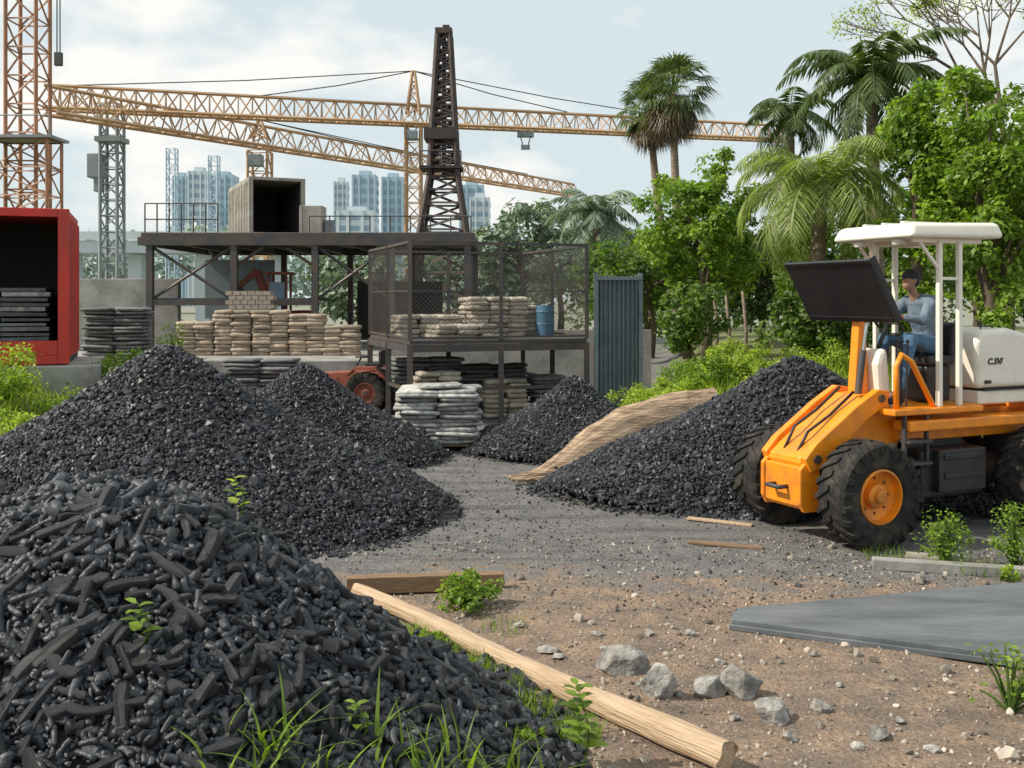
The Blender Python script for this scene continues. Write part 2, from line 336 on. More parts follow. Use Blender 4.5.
# near charcoal heap
hcx,hcy=-2.4,5.95
pr=[0,.3,.6,1.25,1.85,2.4,2.7,3.4];pzv=[1.6,1.57,1.46,.95,.5,.15,-.03,-.2]
def heap(x,y):
    dy=(y-hcy);r=np.hypot(x-hcx,np.where(dy>0,dy*1.4,dy*1.05)); return np.interp(r,pr,pzv)+.1*fbm(x,y,1.3,5)*np.clip(r,0,1)*(r<2.7)
rr=np.linspace(0,2.9,60);aa=np.linspace(0,2*PI,120,endpoint=False);A,RR=np.meshgrid(aa,rr)
px=hcx+RR*np.cos(A);py=hcy+RR*np.sin(A)/1.05;pz=heap(px,py)-.05
V0=np.stack([px,py,pz],2).reshape(-1,3);na=120
i=(np.arange(59)[:,None]*na+np.arange(na)[None]).ravel();j=(np.arange(59)[:,None]*na+(np.arange(na)[None]+1)%na).ravel()
F0=np.concatenate([np.stack([i,j,j+na],1),np.stack([i,j+na,i+na],1)])
def stick(seed):
    r_=np.random.default_rng(seed); n=10;m=9; V=[]; ben=r_.uniform(-.08,.08)
    if seed%4==0: ben*=3
    e=r_.uniform(.86,1.08); ph=r_.uniform(0,6)
    ts=[-1,-.93,-.7,-.35,0,.35,.7,.93,1]
    for i in range(m):
        t=ts[i]; rad=1. if 1<i<m-2 else (.9 if i in(1,m-2) else .55)
        rad*=1+.12*math.sin(t*3+ph)+(.12*math.sin(t*9+ph) if seed%3==0 else 0)
        for k in range(n):
            a=2*PI*k/n; rk=rad*(1+.1*math.sin(2*a+ph)+.06*math.sin(3*a+ph*2)+r_.uniform(-.06,.06))
            V.append((t+(r_.uniform(-.05,.05) if i in(0,m-1) else 0),rk*math.cos(a)*e+ben*5*(1-t*t),rk*math.sin(a)/e))
    F=[]
    for i in range(m-1):
        for k in range(n):
            a,b,c,d=i*n+k,i*n+(k+1)%n,(i+1)*n+(k+1)%n,(i+1)*n+k; F+=[(a,b,c),(a,c,d)]
    V.append((-1.0,0,0));V.append((1.0,0,0))
    for k in range(n): F.append((len(V)-2,(k+1)%n,k)); F.append((len(V)-1,(m-1)*n+k,(m-1)*n+(k+1)%n))
    return np.array(V,float),np.array(F)
SV=[stick(s) for s in range(18)]; NS=len(SV)
n=16000
r=np.sqrt(rng.uniform(0,1,n))*2.8;a=rng.uniform(0,2*PI,n);x=hcx+r*np.cos(a);y=hcy+r*np.sin(a)/1.05
k_=(x>-4.6)&(y<7.4)&(y>2.8)&(heap(x,y)>-.04+rng.uniform(-.1,.03,n));x,y=x[k_],y[k_];n=len(x)
z=np.maximum(heap(x,y),hz(x,y)+.012)+rng.uniform(-.04,.03,n)
e=.02;gx=(heap(x+e,y)-heap(x-e,y))/(2*e);gy=(heap(x,y+e)-heap(x,y-e))/(2*e)
nr=np.stack([-gx,-gy,np.ones(n)],1)+rng.normal(0,.4,(n,3)); Rm=frames(nr,rng.uniform(0,2*PI,n))
rad=.0185*np.exp(rng.normal(0,.33,n)); ln=rad*np.where(rng.uniform(0,1,n)<.42,rng.uniform(1.1,1.8,n),rng.uniform(2.2,6.0,n)); ln=np.minimum(ln,.125)
T=np.stack([x,y,z],1);sc=np.stack([ln,rad,rad],1)
dist=np.hypot(x,y);pxx=512+x/y*1000;pyy=300+(H-z)/y*1000
vis=(pxx>0)&(pxx<620)&(pyy<775)&(pyy>500)
area=np.where(vis,ln*rad/dist**2,-1)*np.where(z-heap(x,y)>.0,1.,.3); order=np.argsort(-area); ind=np.zeros(n,bool); ind[order[:290]]=True
rest=~ind; parts=[]
for k in range(NS):
    s=rest&(np.arange(n)%NS==k); parts.append(inst(SV[k][0],SV[k][1],Rm[s],T[s],sc[s]))
xx_=hcx+rng.uniform(-2.8,2.8,16000);yy_=rng.uniform(3,7.4,16000);q_=heap(xx_,yy_)>-.02;xx_,yy_=xx_[q_],yy_[q_]
st=stones(np.stack([xx_,yy_,np.maximum(heap(xx_,yy_),hz(xx_,yy_))+.008],1),.032*np.exp(rng.normal(0,.4,len(xx_))),(1.2,.9,.8))
V,F=join([(V0,F0)]+parts+[st]); o=tag(npobj('charcoal_heap',V,F,M_char,False),'near heap of black charcoal sticks filling the lower left corner','charcoal',kind='stuff')
sm_=np.ones(len(F),bool); sm_[-len(st[1]):]=False; o.data.polygons.foreach_set('use_smooth',sm_[:len(o.data.polygons)])
SM=[]
for k in range(NS):
    o=npobj('charcoal_stick',SV[k][0],SV[k][1],M_char,True); SM.append(o.data); bpy.data.objects.remove(o)
for q in order[:290]:
    q=int(q); o=bpy.data.objects.new('charcoal_stick',SM[q%NS]); C.objects.link(o)
    m=Matrix([[float(Rm[q,a_,b_]) for b_ in range(3)] for a_ in range(3)]).to_4x4()
    o.matrix_world=Matrix.Translation(Vector(T[q]+np.array([0,0,.012])))@m@Matrix.Diagonal((sc[q,0],sc[q,1],sc[q,2],1))
    tag(o,'black charcoal stick lying on the surface of the near heap','charcoal','charcoal sticks on the near heap')
# ------------------------------------------------------------ gravel & rocks
n=28000; x=rng.uniform(-1.8,6.5,n);y=4.8+rng.uniform(0,1,n)**1.3*6.5
d=vn(x,y,.9,44)+.5; k_=rng.uniform(0,1,n)<.25+1.1*d**2; x,y=x[k_],y[k_]
sz=.014*np.exp(rng.normal(0,.6,len(x))); sz=np.where(rng.uniform(0,1,len(x))<.05,sz*2.4,sz); V,F=stones(np.stack([x,y,hz(x,y)+sz*.12],1),sz)
tag(npobj('gravel',V,F,M_gravel),'loose gravel scattered over the brown dirt','gravel',kind='stuff')
n=18000; x=rng.uniform(-3.2,7,n);y=rng.uniform(8.6,17.5,n);sz=.017*np.exp(rng.normal(0,.45,n)); k_=(vn(x,y,.5,8)+rng.uniform(-.4,.4,n))>.0;x,y,sz=x[k_],y[k_],sz[k_]
V,F=stones(np.stack([x,y,hz(x,y)+sz*.15],1),sz,cube=True)
tag(npobj('coal_gravel',V,F,M_coal),'dark coal crumbs strewn across the yard','gravel',kind='stuff')
def rock(px,py,w,h,label,seed,group=None,name='rock'):
    Yd=H*1000/(py-300); x=(px-512)/1000*Yd; W=w/1000*Yd;Hh=h/1000*Yd; random.seed(seed)
    bm=bmesh.new(); bmesh.ops.create_icosphere(bm,subdivisions=4 if w>18 else 3,radius=1)
    pl=[(Vector((random.gauss(0,1),random.gauss(0,1),random.gauss(0,.8))).normalized(),random.uniform(.5,.8)) for _ in range(16)]
    for v in bm.verts:
        for nn,dd in pl:
            t=v.co.dot(nn)
            if t>dd: v.co-=nn*(t-dd)
        v.co*=1+random.uniform(-.015,.015)
        v.co=Vector((v.co.x*W*.72,v.co.y*W*.6,v.co.z*Hh*.66))
    me=bpy.data.meshes.new(name);bm.to_mesh(me);bm.free();me.materials.append(M_rock)
    o=bpy.data.objects.new(name,me);C.objects.link(o);o.location=(x,Yd+W*.3,Hh*.3+float(hz(x,Yd)));o.rotation_euler=(0,0,random.uniform(0,6))
    tag(o,label,'rock' if name=='rock' else 'stone',group)
rock(621,680,42,26,'pale flat-topped rock left of the rock row beyond the log',1)
rock(660,703,38,34,'dark pointed rock second from the left beyond the log',12)
rock(710,697,36,20,'low brown-grey rock between two larger rocks',3)
rock(742,699,38,36,'blocky grey rock with a flat top, right end of the row',14)
rock(773,722,34,26,'chalky pale rock nearest the bottom, right of the log end',5)
rock(823,712,22,12,'small flat stone right of the chalky pale rock',6)
for k,(a_,b_,w_) in enumerate([(560,660,12),(598,641,10),(548,655,16),(650,640,11),(690,640,11),(880,740,22),(900,724,12),(735,720,12),(815,660,10),(790,742,16),(935,755,14),(605,655,9),(680,700,10),(840,690,9),(520,628,11),(590,690,12),(640,690,9),(720,668,9),(860,752,12)]):
    rock(a_,b_,w_,w_*.6,'small grey stone scattered on the dirt around the larger rocks',20+k,'small stones on the dirt','small_stone')
# ------------------------------------------------------------ log, planks, slab
a=Vector((-1.40,9.0,.075));b=Vector((1.24,5.7,.085));L_=(b-a).length
V=[];F=[];ns=20;ng=60
for i in range(ng):
    t=i/(ng-1);ra=(.06+.022*t)*(1+.035*math.sin(t*23)+.03*math.sin(t*57));cx_=.02*math.sin(t*5);cy_=.015*math.sin(t*7+1)
    for k in range(ns):
        th=2*PI*k/ns; q=(abs(math.cos(th))**2.8+abs(math.sin(th))**2.8)**(-1/2.8); q*=1+.03*math.sin(th*5+t*9)+random.uniform(-.012,.012)
        V.append((cx_+ra*q*math.cos(th),cy_+ra*q*math.sin(th),t*L_+(.02*math.sin(th*3) if i in(0,ng-1) else 0)))
for i in range(ng-1):
    for k in range(ns): F.append((i*ns+k,i*ns+(k+1)%ns,(i+1)*ns+(k+1)%ns,(i+1)*ns+k))
F.append(tuple(range(ns)));F.append(tuple((ng-1)*ns+k for k in range(ns)))
mb=MB();mb.add(V,F);o=mb.build('log',M_wood,smooth=True); tag(o,'long pale stripped timber pole lying diagonally across the foreground dirt','log')
es=o.modifiers.new('e','EDGE_SPLIT');es.split_angle=R(50)
o.matrix_world=Matrix.Translation(a)@(b-a).to_track_quat('Z','Y').to_matrix().to_4x4()
def plank(p0,p1,w,h,label,m=M_wood2,name='plank',grp=None):
    p0,p1=Vector(p0),Vector(p1);mb=MB();L=(p1-p0).length;mb.box((L/2,0,0),(L,w,h))
    o=mb.build(name,m,bevel=.008);o.location=p0;o.rotation_euler=(p1-p0).to_track_quat('X','Z').to_euler();tag(o,label,'plank',grp);return o
plank((-1.52,9.2,.08),(-.08,9.35,.08),.12,.15,'short brown timber lying behind the far end of the pale pole',name='timber')
plank((1.95,11.05,.03),(2.7,10.75,.03),.1,.03,'thin brown plank on the yard left of the loader wheels')
plank((2.15,12.25,.03),(2.85,11.85,.03),.09,.03,'thin pale plank on the yard at the foot of the right coal pile',M_wood)
plank((3.62,10.05,.06),(6.2,9.35,.06),.14,.1,'long pale kerb timber behind the dark slab',M_conc,'kerb_timber')
plank((4.1,10.4,.04),(4.9,10.1,.05),.2,.05,'broken pale board beside the weeds near the loader',M_beige,'board')
mb=MB();q=[(1.76,8.12),(5.3,6.6),(6.9,9.85),(1.88,8.47)]
mb.hexa([Vector((x,y,.02)) for x,y in q],[Vector((x,y,.062)) for x,y in q]);q2=[(q[0][0]+.03,q[0][1]+.03),(q[1][0]-.02,q[1][1]+.03),(q[2][0]-.03,q[2][1]-.02),(q[3][0]+.03,q[3][1]-.01)]
mb.hexa([Vector((x,y,.0615)) for x,y in q2],[Vector((x,y,.098)) for x,y in q2])
tag(mb.build('slab',M_slab,bevel=.005),'large flat dark slate-coloured sheet slab lying on the dirt at the right','slab')
# curved wooden screen: bows over at the top, flattens out at the low left end
cl=[(-.05,14.75,.06),(.42,14.9,.16),(.8,15.1,.42),(1.2,15.35,.7),(1.65,15.6,.92),(2.2,15.9,1.06),(2.75,16.2,1.14),(3.3,16.5,1.16)]
V=[];F=[];nu,nv=90,19
for i in range(nu):
    t=i/(nu-1)*(len(cl)-1);k=min(int(t),len(cl)-2);p=Vector(cl[k]).lerp(Vector(cl[k+1]),t-k);wd=float(.25+.75*ss(i/nu,.05,.45))
    for j in range(nv):
        s_=j/(nv-1); th=s_*2.0   # arc profile: vertical at the bottom, curling over the top
        off=Vector((.14*(1-s_),-.34*math.cos(th*.78)*wd-.05,(-.62+.66*math.sin(th*.78))*wd+(.014 if (j//2)%2 else 0)+.012*math.sin(i*.31+j)))
        q=p+off; q.z=max(q.z,.03+.01*s_); V.append(q)
for i in range(nu-1):
    for j in range(nv-1): F.append((i*nv+j,(i+1)*nv+j,(i+1)*nv+j+1,i*nv+j+1))
mb=MB();mb.add(V,F);o=mb.build('wooden_screen',M_screen);tag(o,'curved tan weathered wooden screen bowing over the bank left of the right coal pile','screen')
sm=o.modifiers.new('s','SOLIDIFY');sm.thickness=.05
# ------------------------------------------------------------ vegetation
LEAF=np.array([(0,0,0),(.32,.45,.07),(0,1,-.05),(-.32,.45,.07)],float);LF=np.array([(0,1,2,3)])
def leafcloud(cen,rad,per,size,flat=.8,up=.6):
    cen=np.asarray(cen,float);rad=np.asarray(rad,float);m=len(cen);n=m*per
    d=rng.normal(size=(n,3));d/=np.linalg.norm(d,axis=1)[:,None];rr=rng.uniform(.3,1,n)**.6
    c=np.repeat(cen,per,0);r=np.repeat(rad,per);p=c+d*(rr*r)[:,None]*np.array([1,1,flat])
    nr=d*.6+np.array([0,0,up])+rng.normal(0,.45,(n,3));Rm=frames(nr,rng.uniform(0,2*PI,n))
    s=size*rng.uniform(.6,1.35,n)
    return inst(LEAF,LF,Rm,p,np.stack([s,s,s],1))
def tree(x,y,z0,cz,rx,rz,label,m,name='broadleaf_tree',n=70,per=150,leaf=.13,cl=.5,trunk=.16,ry=None,lean=0,group=None):
    ry=ry or rx; t=thing(name,label,'tree',(x,y,z0),0,group)
    mb=MB();top=Vector((x+lean,y,cz));b0=Vector((x,y,z0-.2))
    mb.tube([b0,b0.lerp(top,.35)+Vector((.1,0,0)),b0.lerp(top,.7)+Vector((-.08,0,0)),top],[trunk,trunk*.8,trunk*.6,trunk*.3],8)
    cs=[];rs=[]
    for i in range(n):
        d=rng.normal(size=3);d/=np.linalg.norm(d);q=rng.uniform(.3,1)**.5
        wv=1+.25*math.sin(d[0]*4+x)+.2*math.sin(d[2]*5+y+d[0]*3)
        c=np.array([x+lean+d[0]*rx*q*wv,y+d[1]*ry*q,cz+d[2]*rz*q*wv]);cs.append(c);rs.append(cl*rng.uniform(.45,1.1))
        if i%6==0:
            s_=b0.lerp(top,random.uniform(.45,.9));cv=Vector(c);mb.tube([s_,s_.lerp(cv,.5)+Vector((0,0,.15)),cv],[trunk*.35,trunk*.22,.015],5)
    mb.build('trunk',M_bark,t,world=True,smooth=True)
    V,F=leafcloud(cs,rs,per,leaf);V=V-np.array([x,y,z0]);npobj('crown',V,F,m,parent=t)
    return t
def G(px,Y): return (px-512)/1000*Y
tree(G(705,27),27,1.0,4.6,1.45,1.9,'rounded bright green tree right of the leaning fan palms',M_leafB,n=85,per=150,leaf=.14,cl=.48)
tree(G(650,33),33,1.0,3.6,1.6,1.5,'darker green tree under the fan palms',M_leafM,n=60,per=120,leaf=.17,cl=.55)
tree(G(990,17.5),17.5,1.0,4.5,1.15,2.0,'tall bright tree above the loader canopy at the right edge',M_leafB,n=95,per=150,leaf=.12,cl=.42)
tree(G(918,19),19,1.0,5.0,.8,1.95,'slim bright green tree behind the orange loader',M_leafB,n=75,per=150,leaf=.12,cl=.4)
tree(G(1045,21),21,1.0,4.2,1.8,2.2,'dense dark green tree filling the right edge',M_leafM,n=80,per=140,leaf=.15,cl=.6)
tree(G(760,36),36,1.0,3.8,2.2,1.8,'dark green tree in the gap behind the drooping palm',M_leafD,n=80,per=110,leaf=.2,cl=.8)
tree(G(860,30),30,1.0,4.0,2.4,2.1,'wide dark green tree behind the loader canopy',M_leafM,n=85,per=120,leaf=.2,cl=.75)
tree(G(975,27),27,1.0,5.2,1.8,2.8,'tall mid green tree rising behind the slim tree',M_leafB,n=80,per=120,leaf=.17,cl=.55)
tree(G(645,42),42,1.0,3.6,2.0,2.0,'mid green tree behind the corrugated fence',M_leafM,n=55,per=100,leaf=.22,cl=.75)
tree(G(690,22),22,1.1,2.3,.7,.8,'low green tree on the weedy bank left of the palm trunk',M_leafM,n=30,per=100,leaf=.12,cl=.4,trunk=.06)
tree(G(840,20),20,1.1,2.3,1.3,.8,'low dark green tree behind the black loader bucket',M_leafM,n=50,per=110,leaf=.13,cl=.45,trunk=.07)
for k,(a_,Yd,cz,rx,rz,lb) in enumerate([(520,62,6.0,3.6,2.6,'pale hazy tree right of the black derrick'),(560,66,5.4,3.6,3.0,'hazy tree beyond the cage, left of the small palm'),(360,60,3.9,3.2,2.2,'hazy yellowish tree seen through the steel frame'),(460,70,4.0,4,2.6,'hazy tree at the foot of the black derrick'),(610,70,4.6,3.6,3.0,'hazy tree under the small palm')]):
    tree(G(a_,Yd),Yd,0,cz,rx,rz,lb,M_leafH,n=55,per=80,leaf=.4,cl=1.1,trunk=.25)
t=thing('sparse_tree','sparsely leaved tree with thin bare branches in the top right corner','tree',(G(1010,24),24,1)); mb=MB(); tips=[]
def br(p,d,l,r,dep):
    q=p+d*l; mb.tube([p,q],[r,r*.65],5,cap=False)
    if dep==0: tips.append(q); return
    for _ in range(3): 
        dd=(d+Vector((random.gauss(0,.45),random.gauss(0,.35),random.gauss(.08,.3)))).normalized(); br(q,dd,l*random.uniform(.65,.85),r*.62,dep-1)
random.seed(3);br(Vector((G(1010,24),24,1)),Vector((0,0,1)),4.2,.14,0)
br(Vector((G(1010,24),24,5.1)),Vector((-.1,0,1)).normalized(),1.9,.1,5)
mb.build('trunk',M_bark,t,world=True,smooth=True)
V,F=leafcloud([tuple(q) for q in tips],[.3]*len(tips),14,.08);npobj('crown',V-np.array([G(1010,24),24,1]),F,M_leafY,parent=t)
def frond(base,az,el,L,droop,leaf,w,n=30,side=1.0,hang=.5):
    t=np.linspace(0,1,n);e_=el-droop*t**1.3;ds=L/n
    hx=np.cumsum(np.cos(e_))*ds;hz_=np.cumsum(np.sin(e_))*ds
    fx,fy=math.cos(az),math.sin(az);p=np.stack([base[0]+hx*fx,base[1]+hx*fy,base[2]+hz_],1)
    tan=np.stack([np.cos(e_)*fx,np.cos(e_)*fy,np.sin(e_)],1);sd=np.array([-fy,fx,0]);V=[]
    for s in (-1,1):
        q=slice(2,n);ll=leaf*np.sin(PI*np.clip(t[q]*.85+.12,0,1))**.6
        dv=sd[None]*s*side+tan[q]*.65+np.array([0,0,-1])*hang+rng.normal(0,.12,(n-2,3));dv/=np.linalg.norm(dv,axis=1)[:,None]
        a_=p[q];tip=a_+dv*ll[:,None]+np.array([0,0,-1])*(ll*.18)[:,None];mid=a_+dv*ll[:,None]*.4;wv=tan[q]*w
        V.append(np.stack([a_,mid+wv,tip,mid-wv],1).reshape(-1,3))
    V=np.concatenate(V);F=np.arange(len(V)).reshape(-1,4)
    rv=np.stack([p+sd*.018,p-sd*.018+np.array([0,0,-.01])],1).reshape(-1,3);ri=np.arange(n-1)*2
    return join([(V,F),(rv,np.stack([ri,ri+1,ri+3,ri+2],1))])
def feather_palm(cx,cy,cz,z0,L,label,m,nf=26,leaf=.5,w=.022,lean=.3,tr=.16,droop=1.7,elr=(-.5,1.3),n=34,hang=.5):
    t=thing('feather_palm',label,'palm',(cx+lean,cy,z0));mb=MB();pts=[];rd=[]
    for i in range(14):
        u=i/13;pts.append((cx+lean*(1-u)**2,cy,z0-.2+(cz-z0+.2)*u));rd.append(tr*(1.25-.4*u)*(1+.05*(i%2)))
    mb.tube(pts,rd,10).build('trunk',M_palmtr,t,world=True,smooth=True);P_=[]
    for k in range(nf):
        u=(k+.5)/nf;P_.append(frond((cx,cy,cz),k*2.399+rng.uniform(-.25,.25),elr[1]-(elr[1]-elr[0])*u+rng.uniform(-.15,.15),L*rng.uniform(.8,1.12),droop*rng.uniform(.75,1.2),leaf,w,n=n,hang=hang))
    V,F=join(P_);npobj('crown',V-np.array([cx+lean,cy,z0]),F,m,parent=t);return t
feather_palm(G(872,25),25,2.7+.222*25,1,2.4,'tall feather palm rising highest above the right-hand trees',M_palmD,leaf=.6,w=.036,nf=28,droop=1.7,n=48,hang=.6,elr=(-.6,1.3))
feather_palm(G(790,33),33,2.7+.185*33,1,1.7,'small feather palm with a tuft crown at the tip of the long crane jib',M_palmD,leaf=.6,w=.036,nf=22,n=40)
feather_palm(G(820,20.5),20.5,2.7+.11*20.5,1,2.4,'large drooping yellow-green feather palm left of the slim tree',M_palm,leaf=.75,w=.022,nf=36,droop=2.2,elr=(-.2,1.35),lean=-.5,n=50)
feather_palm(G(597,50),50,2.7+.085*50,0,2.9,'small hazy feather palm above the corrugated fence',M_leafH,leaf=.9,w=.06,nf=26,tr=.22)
def fan_palm(cx,cy,cz,z0,rad,label,lean,m=M_palmD,nl=60):
    t=thing('fan_palm',label,'palm',(cx+lean,cy,z0));mb=MB();pts=[];rd=[]
    for i in range(16):
        u=i/15;pts.append((cx+lean*(1-u)**1.6,cy,z0-.2+(cz-z0+.2)*u));rd.append(.15*(1.2-.45*u)*(1+.04*(i%2)))
    mb.tube(pts,rd,10).build('trunk',M_palmtr,t,world=True,smooth=True)
    def leaves(nl,e0,e1,rad,L,droop):
        P_=[]
        for k in range(nl):
            az=k*2.399;el=e1-(e1-e0)*(k+.5)/nl+rng.uniform(-.15,.15);d=np.array([math.cos(el)*math.cos(az),math.cos(el)*math.sin(az),math.sin(el)])
            o=np.array([cx,cy,cz])+d*rad*rng.uniform(.7,1.15);sd=np.cross(d,[0,0,1]);sd/=np.linalg.norm(sd)+1e-6;up=np.cross(sd,d);nb=15
            ang=np.linspace(-1.3,1.3,nb)+rng.uniform(-.07,.07,nb)
            dv=d[None]*np.cos(ang)[:,None]+sd[None]*np.sin(ang)[:,None]+np.array([0,0,-droop]);mid=o+dv*L*.5+up*.05;tip=o+dv*L*rng.uniform(.85,1.15,(nb,1))+np.array([0,0,-L*.3])
            w_=np.cross(dv,up);w_/=np.linalg.norm(w_,axis=1)[:,None];w_*=.03
            V=np.stack([np.repeat(o[None],nb,0),mid+w_,tip,mid-w_],1).reshape(-1,3);P_.append((V,np.arange(nb*4).reshape(-1,4)))
            s_=np.array([cx,cy,cz]);P_.append((np.array([s_-sd*.015,s_+sd*.015,o+sd*.015,o-sd*.015]),np.array([[0,1,2,3]])))
        return join(P_)
    V,F=leaves(nl,-.7,1.45,rad*.62,rad*.52,.1);b=np.array([cx+lean,cy,z0]);npobj('crown',V-b,F,m,parent=t)
    V,F=leaves(36,-1.4,-.6,rad*.45,rad*.5,.5);npobj('dead_leaf_skirt',V-b,F,M_dead,parent=t)
fan_palm(G(673,34),34,2.7+.207*34,.9,1.45,'fan palm with the taller round crown, leaning trunk',.5,nl=58)
fan_palm(G(651,36),36,2.7+.19*36,.9,1.3,'fan palm with the lower crown left of its taller neighbour',1.2,nl=54)
for k,a_ in enumerate((716,728,745,793)):
    mb=MB();x=G(a_,23);mb.tube([(x,23,.8),(x+.03,23,2),(x-.06,23,2.9)],[.05,.04,.03],6);tag(mb.build('tree_trunk',M_palmtr,smooth=True),'thin pale trunk standing among the dark trees above the bank','tree trunk','thin pale trunks above the bank')
def bush(px,Y,r,h,label,m=M_leafB,n=14,per=70,leaf=.07,z=None,name='bush',cat='bush',cl=.3,group=None):
    x=G(px,Y);z0=float(hz(x,Y)) if z is None else z;t=thing(name,label,cat,(x,Y,z0),0,group);mb=MB();cs=[]
    for i in range(n):
        a_=random.uniform(0,6.28);q=random.uniform(.1,1);c=(x+r*q*math.cos(a_),Y+r*q*math.sin(a_),z0+h*random.uniform(.25,1)*(1-.4*q));cs.append(c)
        mb.tube([(x,Y,z0-.02),((x+c[0])/2,(Y+c[1])/2,z0+(c[2]-z0)*.6),c],[.012,.009,.004],4)
    mb.build('stem',M_leafM,t,world=True);V,F=leafcloud(cs,[cl*h*random.uniform(.5,1) for _ in cs],per,leaf);npobj('foliage',V-np.array([x,Y,z0]),F,m,parent=t)
def hz1(px,Y): return float(heap(np.array([G(px,Y)]),np.array([Y]))[0])
bush(945,10.1,.22,.62,'bushy green weed at the left of the pair below the loader',M_leafB,n=20,per=40,leaf=.04)
bush(1016,9.95,.25,.66,'bushy green weed at the right edge below the loader wheel',M_leafB,n=20,per=40,leaf=.04)
bush(1000,9.6,.2,.15,'low weed tuft between the slab and the loader',M_leafY,n=10,per=20,leaf=.04)
bush(468,8.75,.3,.34,'leafy green weed growing between the pole and the short timber',M_leafB,n=26,per=24,leaf=.06)
bush(1010,6.6,.25,.55,'wispy green weed in the lower right corner',M_leafB,n=20,per=10,leaf=.045,cl=.25)
bush(425,7.65,.2,.16,'low leafy weed on the left side of the pole',M_leafB,n=14,per=18,leaf=.045)
bush(505,5.9,.22,.22,'leafy weed between the charcoal heap and the pole, near the bottom',M_leafB,n=18,per=20,leaf=.055)
bush(130,21,.7,1.0,'green bush at the corner of the red container behind the tall coal pile',M_leafB,n=26,per=60,leaf=.09,z=.75)
bush(172,22.5,.3,1.6,'tall narrow green bush behind the top of the tall coal pile',M_leafB,n=20,per=40,leaf=.09,z=.6)
bush(28,15.2,1.1,.95,'yellow-green bush left of the tall coal pile',M_leafY,n=38,per=90,leaf=.06)
bush(-8,13.6,.8,.6,'dark leafy bush at the left edge beside the coal pile',M_leafM,n=26,per=80,leaf=.06)
bush(75,18,.9,.9,'yellow-green bush in front of the red container',M_leafB,n=30,per=80,leaf=.07)
bush(5,18,.9,1.1,'tall yellow-green bush under the red container at the left edge',M_leafY,n=34,per=80,leaf=.07)
for k,(a_,Yd,hh_) in enumerate([(612,17.3,.6),(632,18.0,.7),(655,17.6,.7),(668,18.8,.75),(690,17.8,.7),(712,18.4,.75),(735,18.6,.75),(765,18.0,.75),(800,18.4,.85),(645,20,.9),(690,20.3,.9),(730,20.5,.9),(780,20.5,1.0),(830,19,1.1),(622,19.6,.8)]):
    bush(a_,Yd,.7,hh_*.8,'light green shrub on the weedy bank behind the right coal pile',M_leafY if k%5 else M_leafB,n=26,per=90,leaf=.055,name='shrub',group='shrubs on the weedy bank')
def blades(x,y,z,h,w,m,name,label,cat='grass',kind='stuff',segs=4,bend=.5):
    n=len(x);az=rng.uniform(0,2*PI,n);t=np.linspace(0,1,segs+1);hh_=h*rng.uniform(.4,1.25,n);bd=bend*rng.uniform(.2,1.5,n)
    dx=(bd*hh_)[:,None]*t[None]**2;zz=hh_[:,None]*(t-.3*bd[:,None]*t**2)
    px_=x[:,None]+np.cos(az)[:,None]*dx;py_=y[:,None]+np.sin(az)[:,None]*dx;pz_=z[:,None]+zz
    ww=w*rng.uniform(.6,1.3,n)[:,None]*(1-t[None]**1.5*.95)*np.where(t[None]<.1,.6,1);a2=az+PI/2+rng.uniform(-.5,.5,n)
    sx_=np.cos(a2)[:,None]*ww;sy_=np.sin(a2)[:,None]*ww
    V=np.stack([np.stack([px_-sx_,py_-sy_,pz_],2),np.stack([px_+sx_,py_+sy_,pz_],2)],2).reshape(n,-1,3)
    i=np.arange(segs)*2;f=np.stack([i,i+1,i+3,i+2],1);F=(f[None]+(np.arange(n)*(segs+1)*2)[:,None,None]).reshape(-1,4)
    return tag(npobj(name,V.reshape(-1,3),F,m,True),label,cat,kind=kind)
n=20000;x=rng.uniform(.9,9,n);y=rng.uniform(16.0,21,n);z=hz(x,y);k_=z>.25;blades(x[k_],y[k_],z[k_],.32,.012,M_leafY,'bank_grass','wild grass covering the bank behind the right coal pile')
n=6000;x=rng.uniform(-12,-7,n);y=rng.uniform(13,20,n);z=hz(x,y);k_=z>.15;blades(x[k_],y[k_],z[k_],.35,.012,M_leafY,'verge_grass','wild grass at the left edge behind the coal pile')
def around(cx,cy,r,n): a_=rng.uniform(0,6.28,n);q=np.sqrt(rng.uniform(0,1,n))*r;return cx+q*np.cos(a_),cy+q*np.sin(a_)
parts_x=[];parts_y=[]
for (X_,Y_,r_,n_) in [(-1.15,8.3,.14,160),(-.85,7.95,.18,260),(-.6,7.6,.2,340),(-.35,7.25,.2,300),(-.1,6.9,.18,260),(.15,6.55,.16,200),(.4,6.2,.16,180),(-.2,7.0,.25,160),(3.9,10.4,.25,90),(4.6,9.95,.3,160),(-.05,8.2,.2,40)]:
    x_,y_=around(X_,Y_,r_,n_);parts_x.append(x_);parts_y.append(y_)
x=np.concatenate(parts_x);y=np.concatenate(parts_y);blades(x,y,hz(x,y),.13,.005,M_leafB,'short_grass','short green grass beside the pole')
for k,(a_,Yd,r_,n_,h_,lb) in enumerate([(300,4.7,.2,30,.3,'tuft of long grass blades at the foot of the charcoal heap, left one'),(235,4.55,.15,16,.24,'small tuft of grass blades at the bottom left of the long grass'),(400,4.9,.2,28,.32,'tuft of long bright grass blades left of the leafy seedling'),(460,5.15,.2,26,.28,'tuft of broad grass blades near the bottom centre'),(525,5.45,.16,20,.26,'small tuft of grass blades beside the leafy seedling')]):
    x,y=around(G(a_,Yd),Yd,r_,n_);z=np.maximum(heap(x,y),hz(x,y))+.01;blades(x,y,z,h_,.012,M_leafB,'grass_tuft',lb,'grass tuft',None,6,.9)
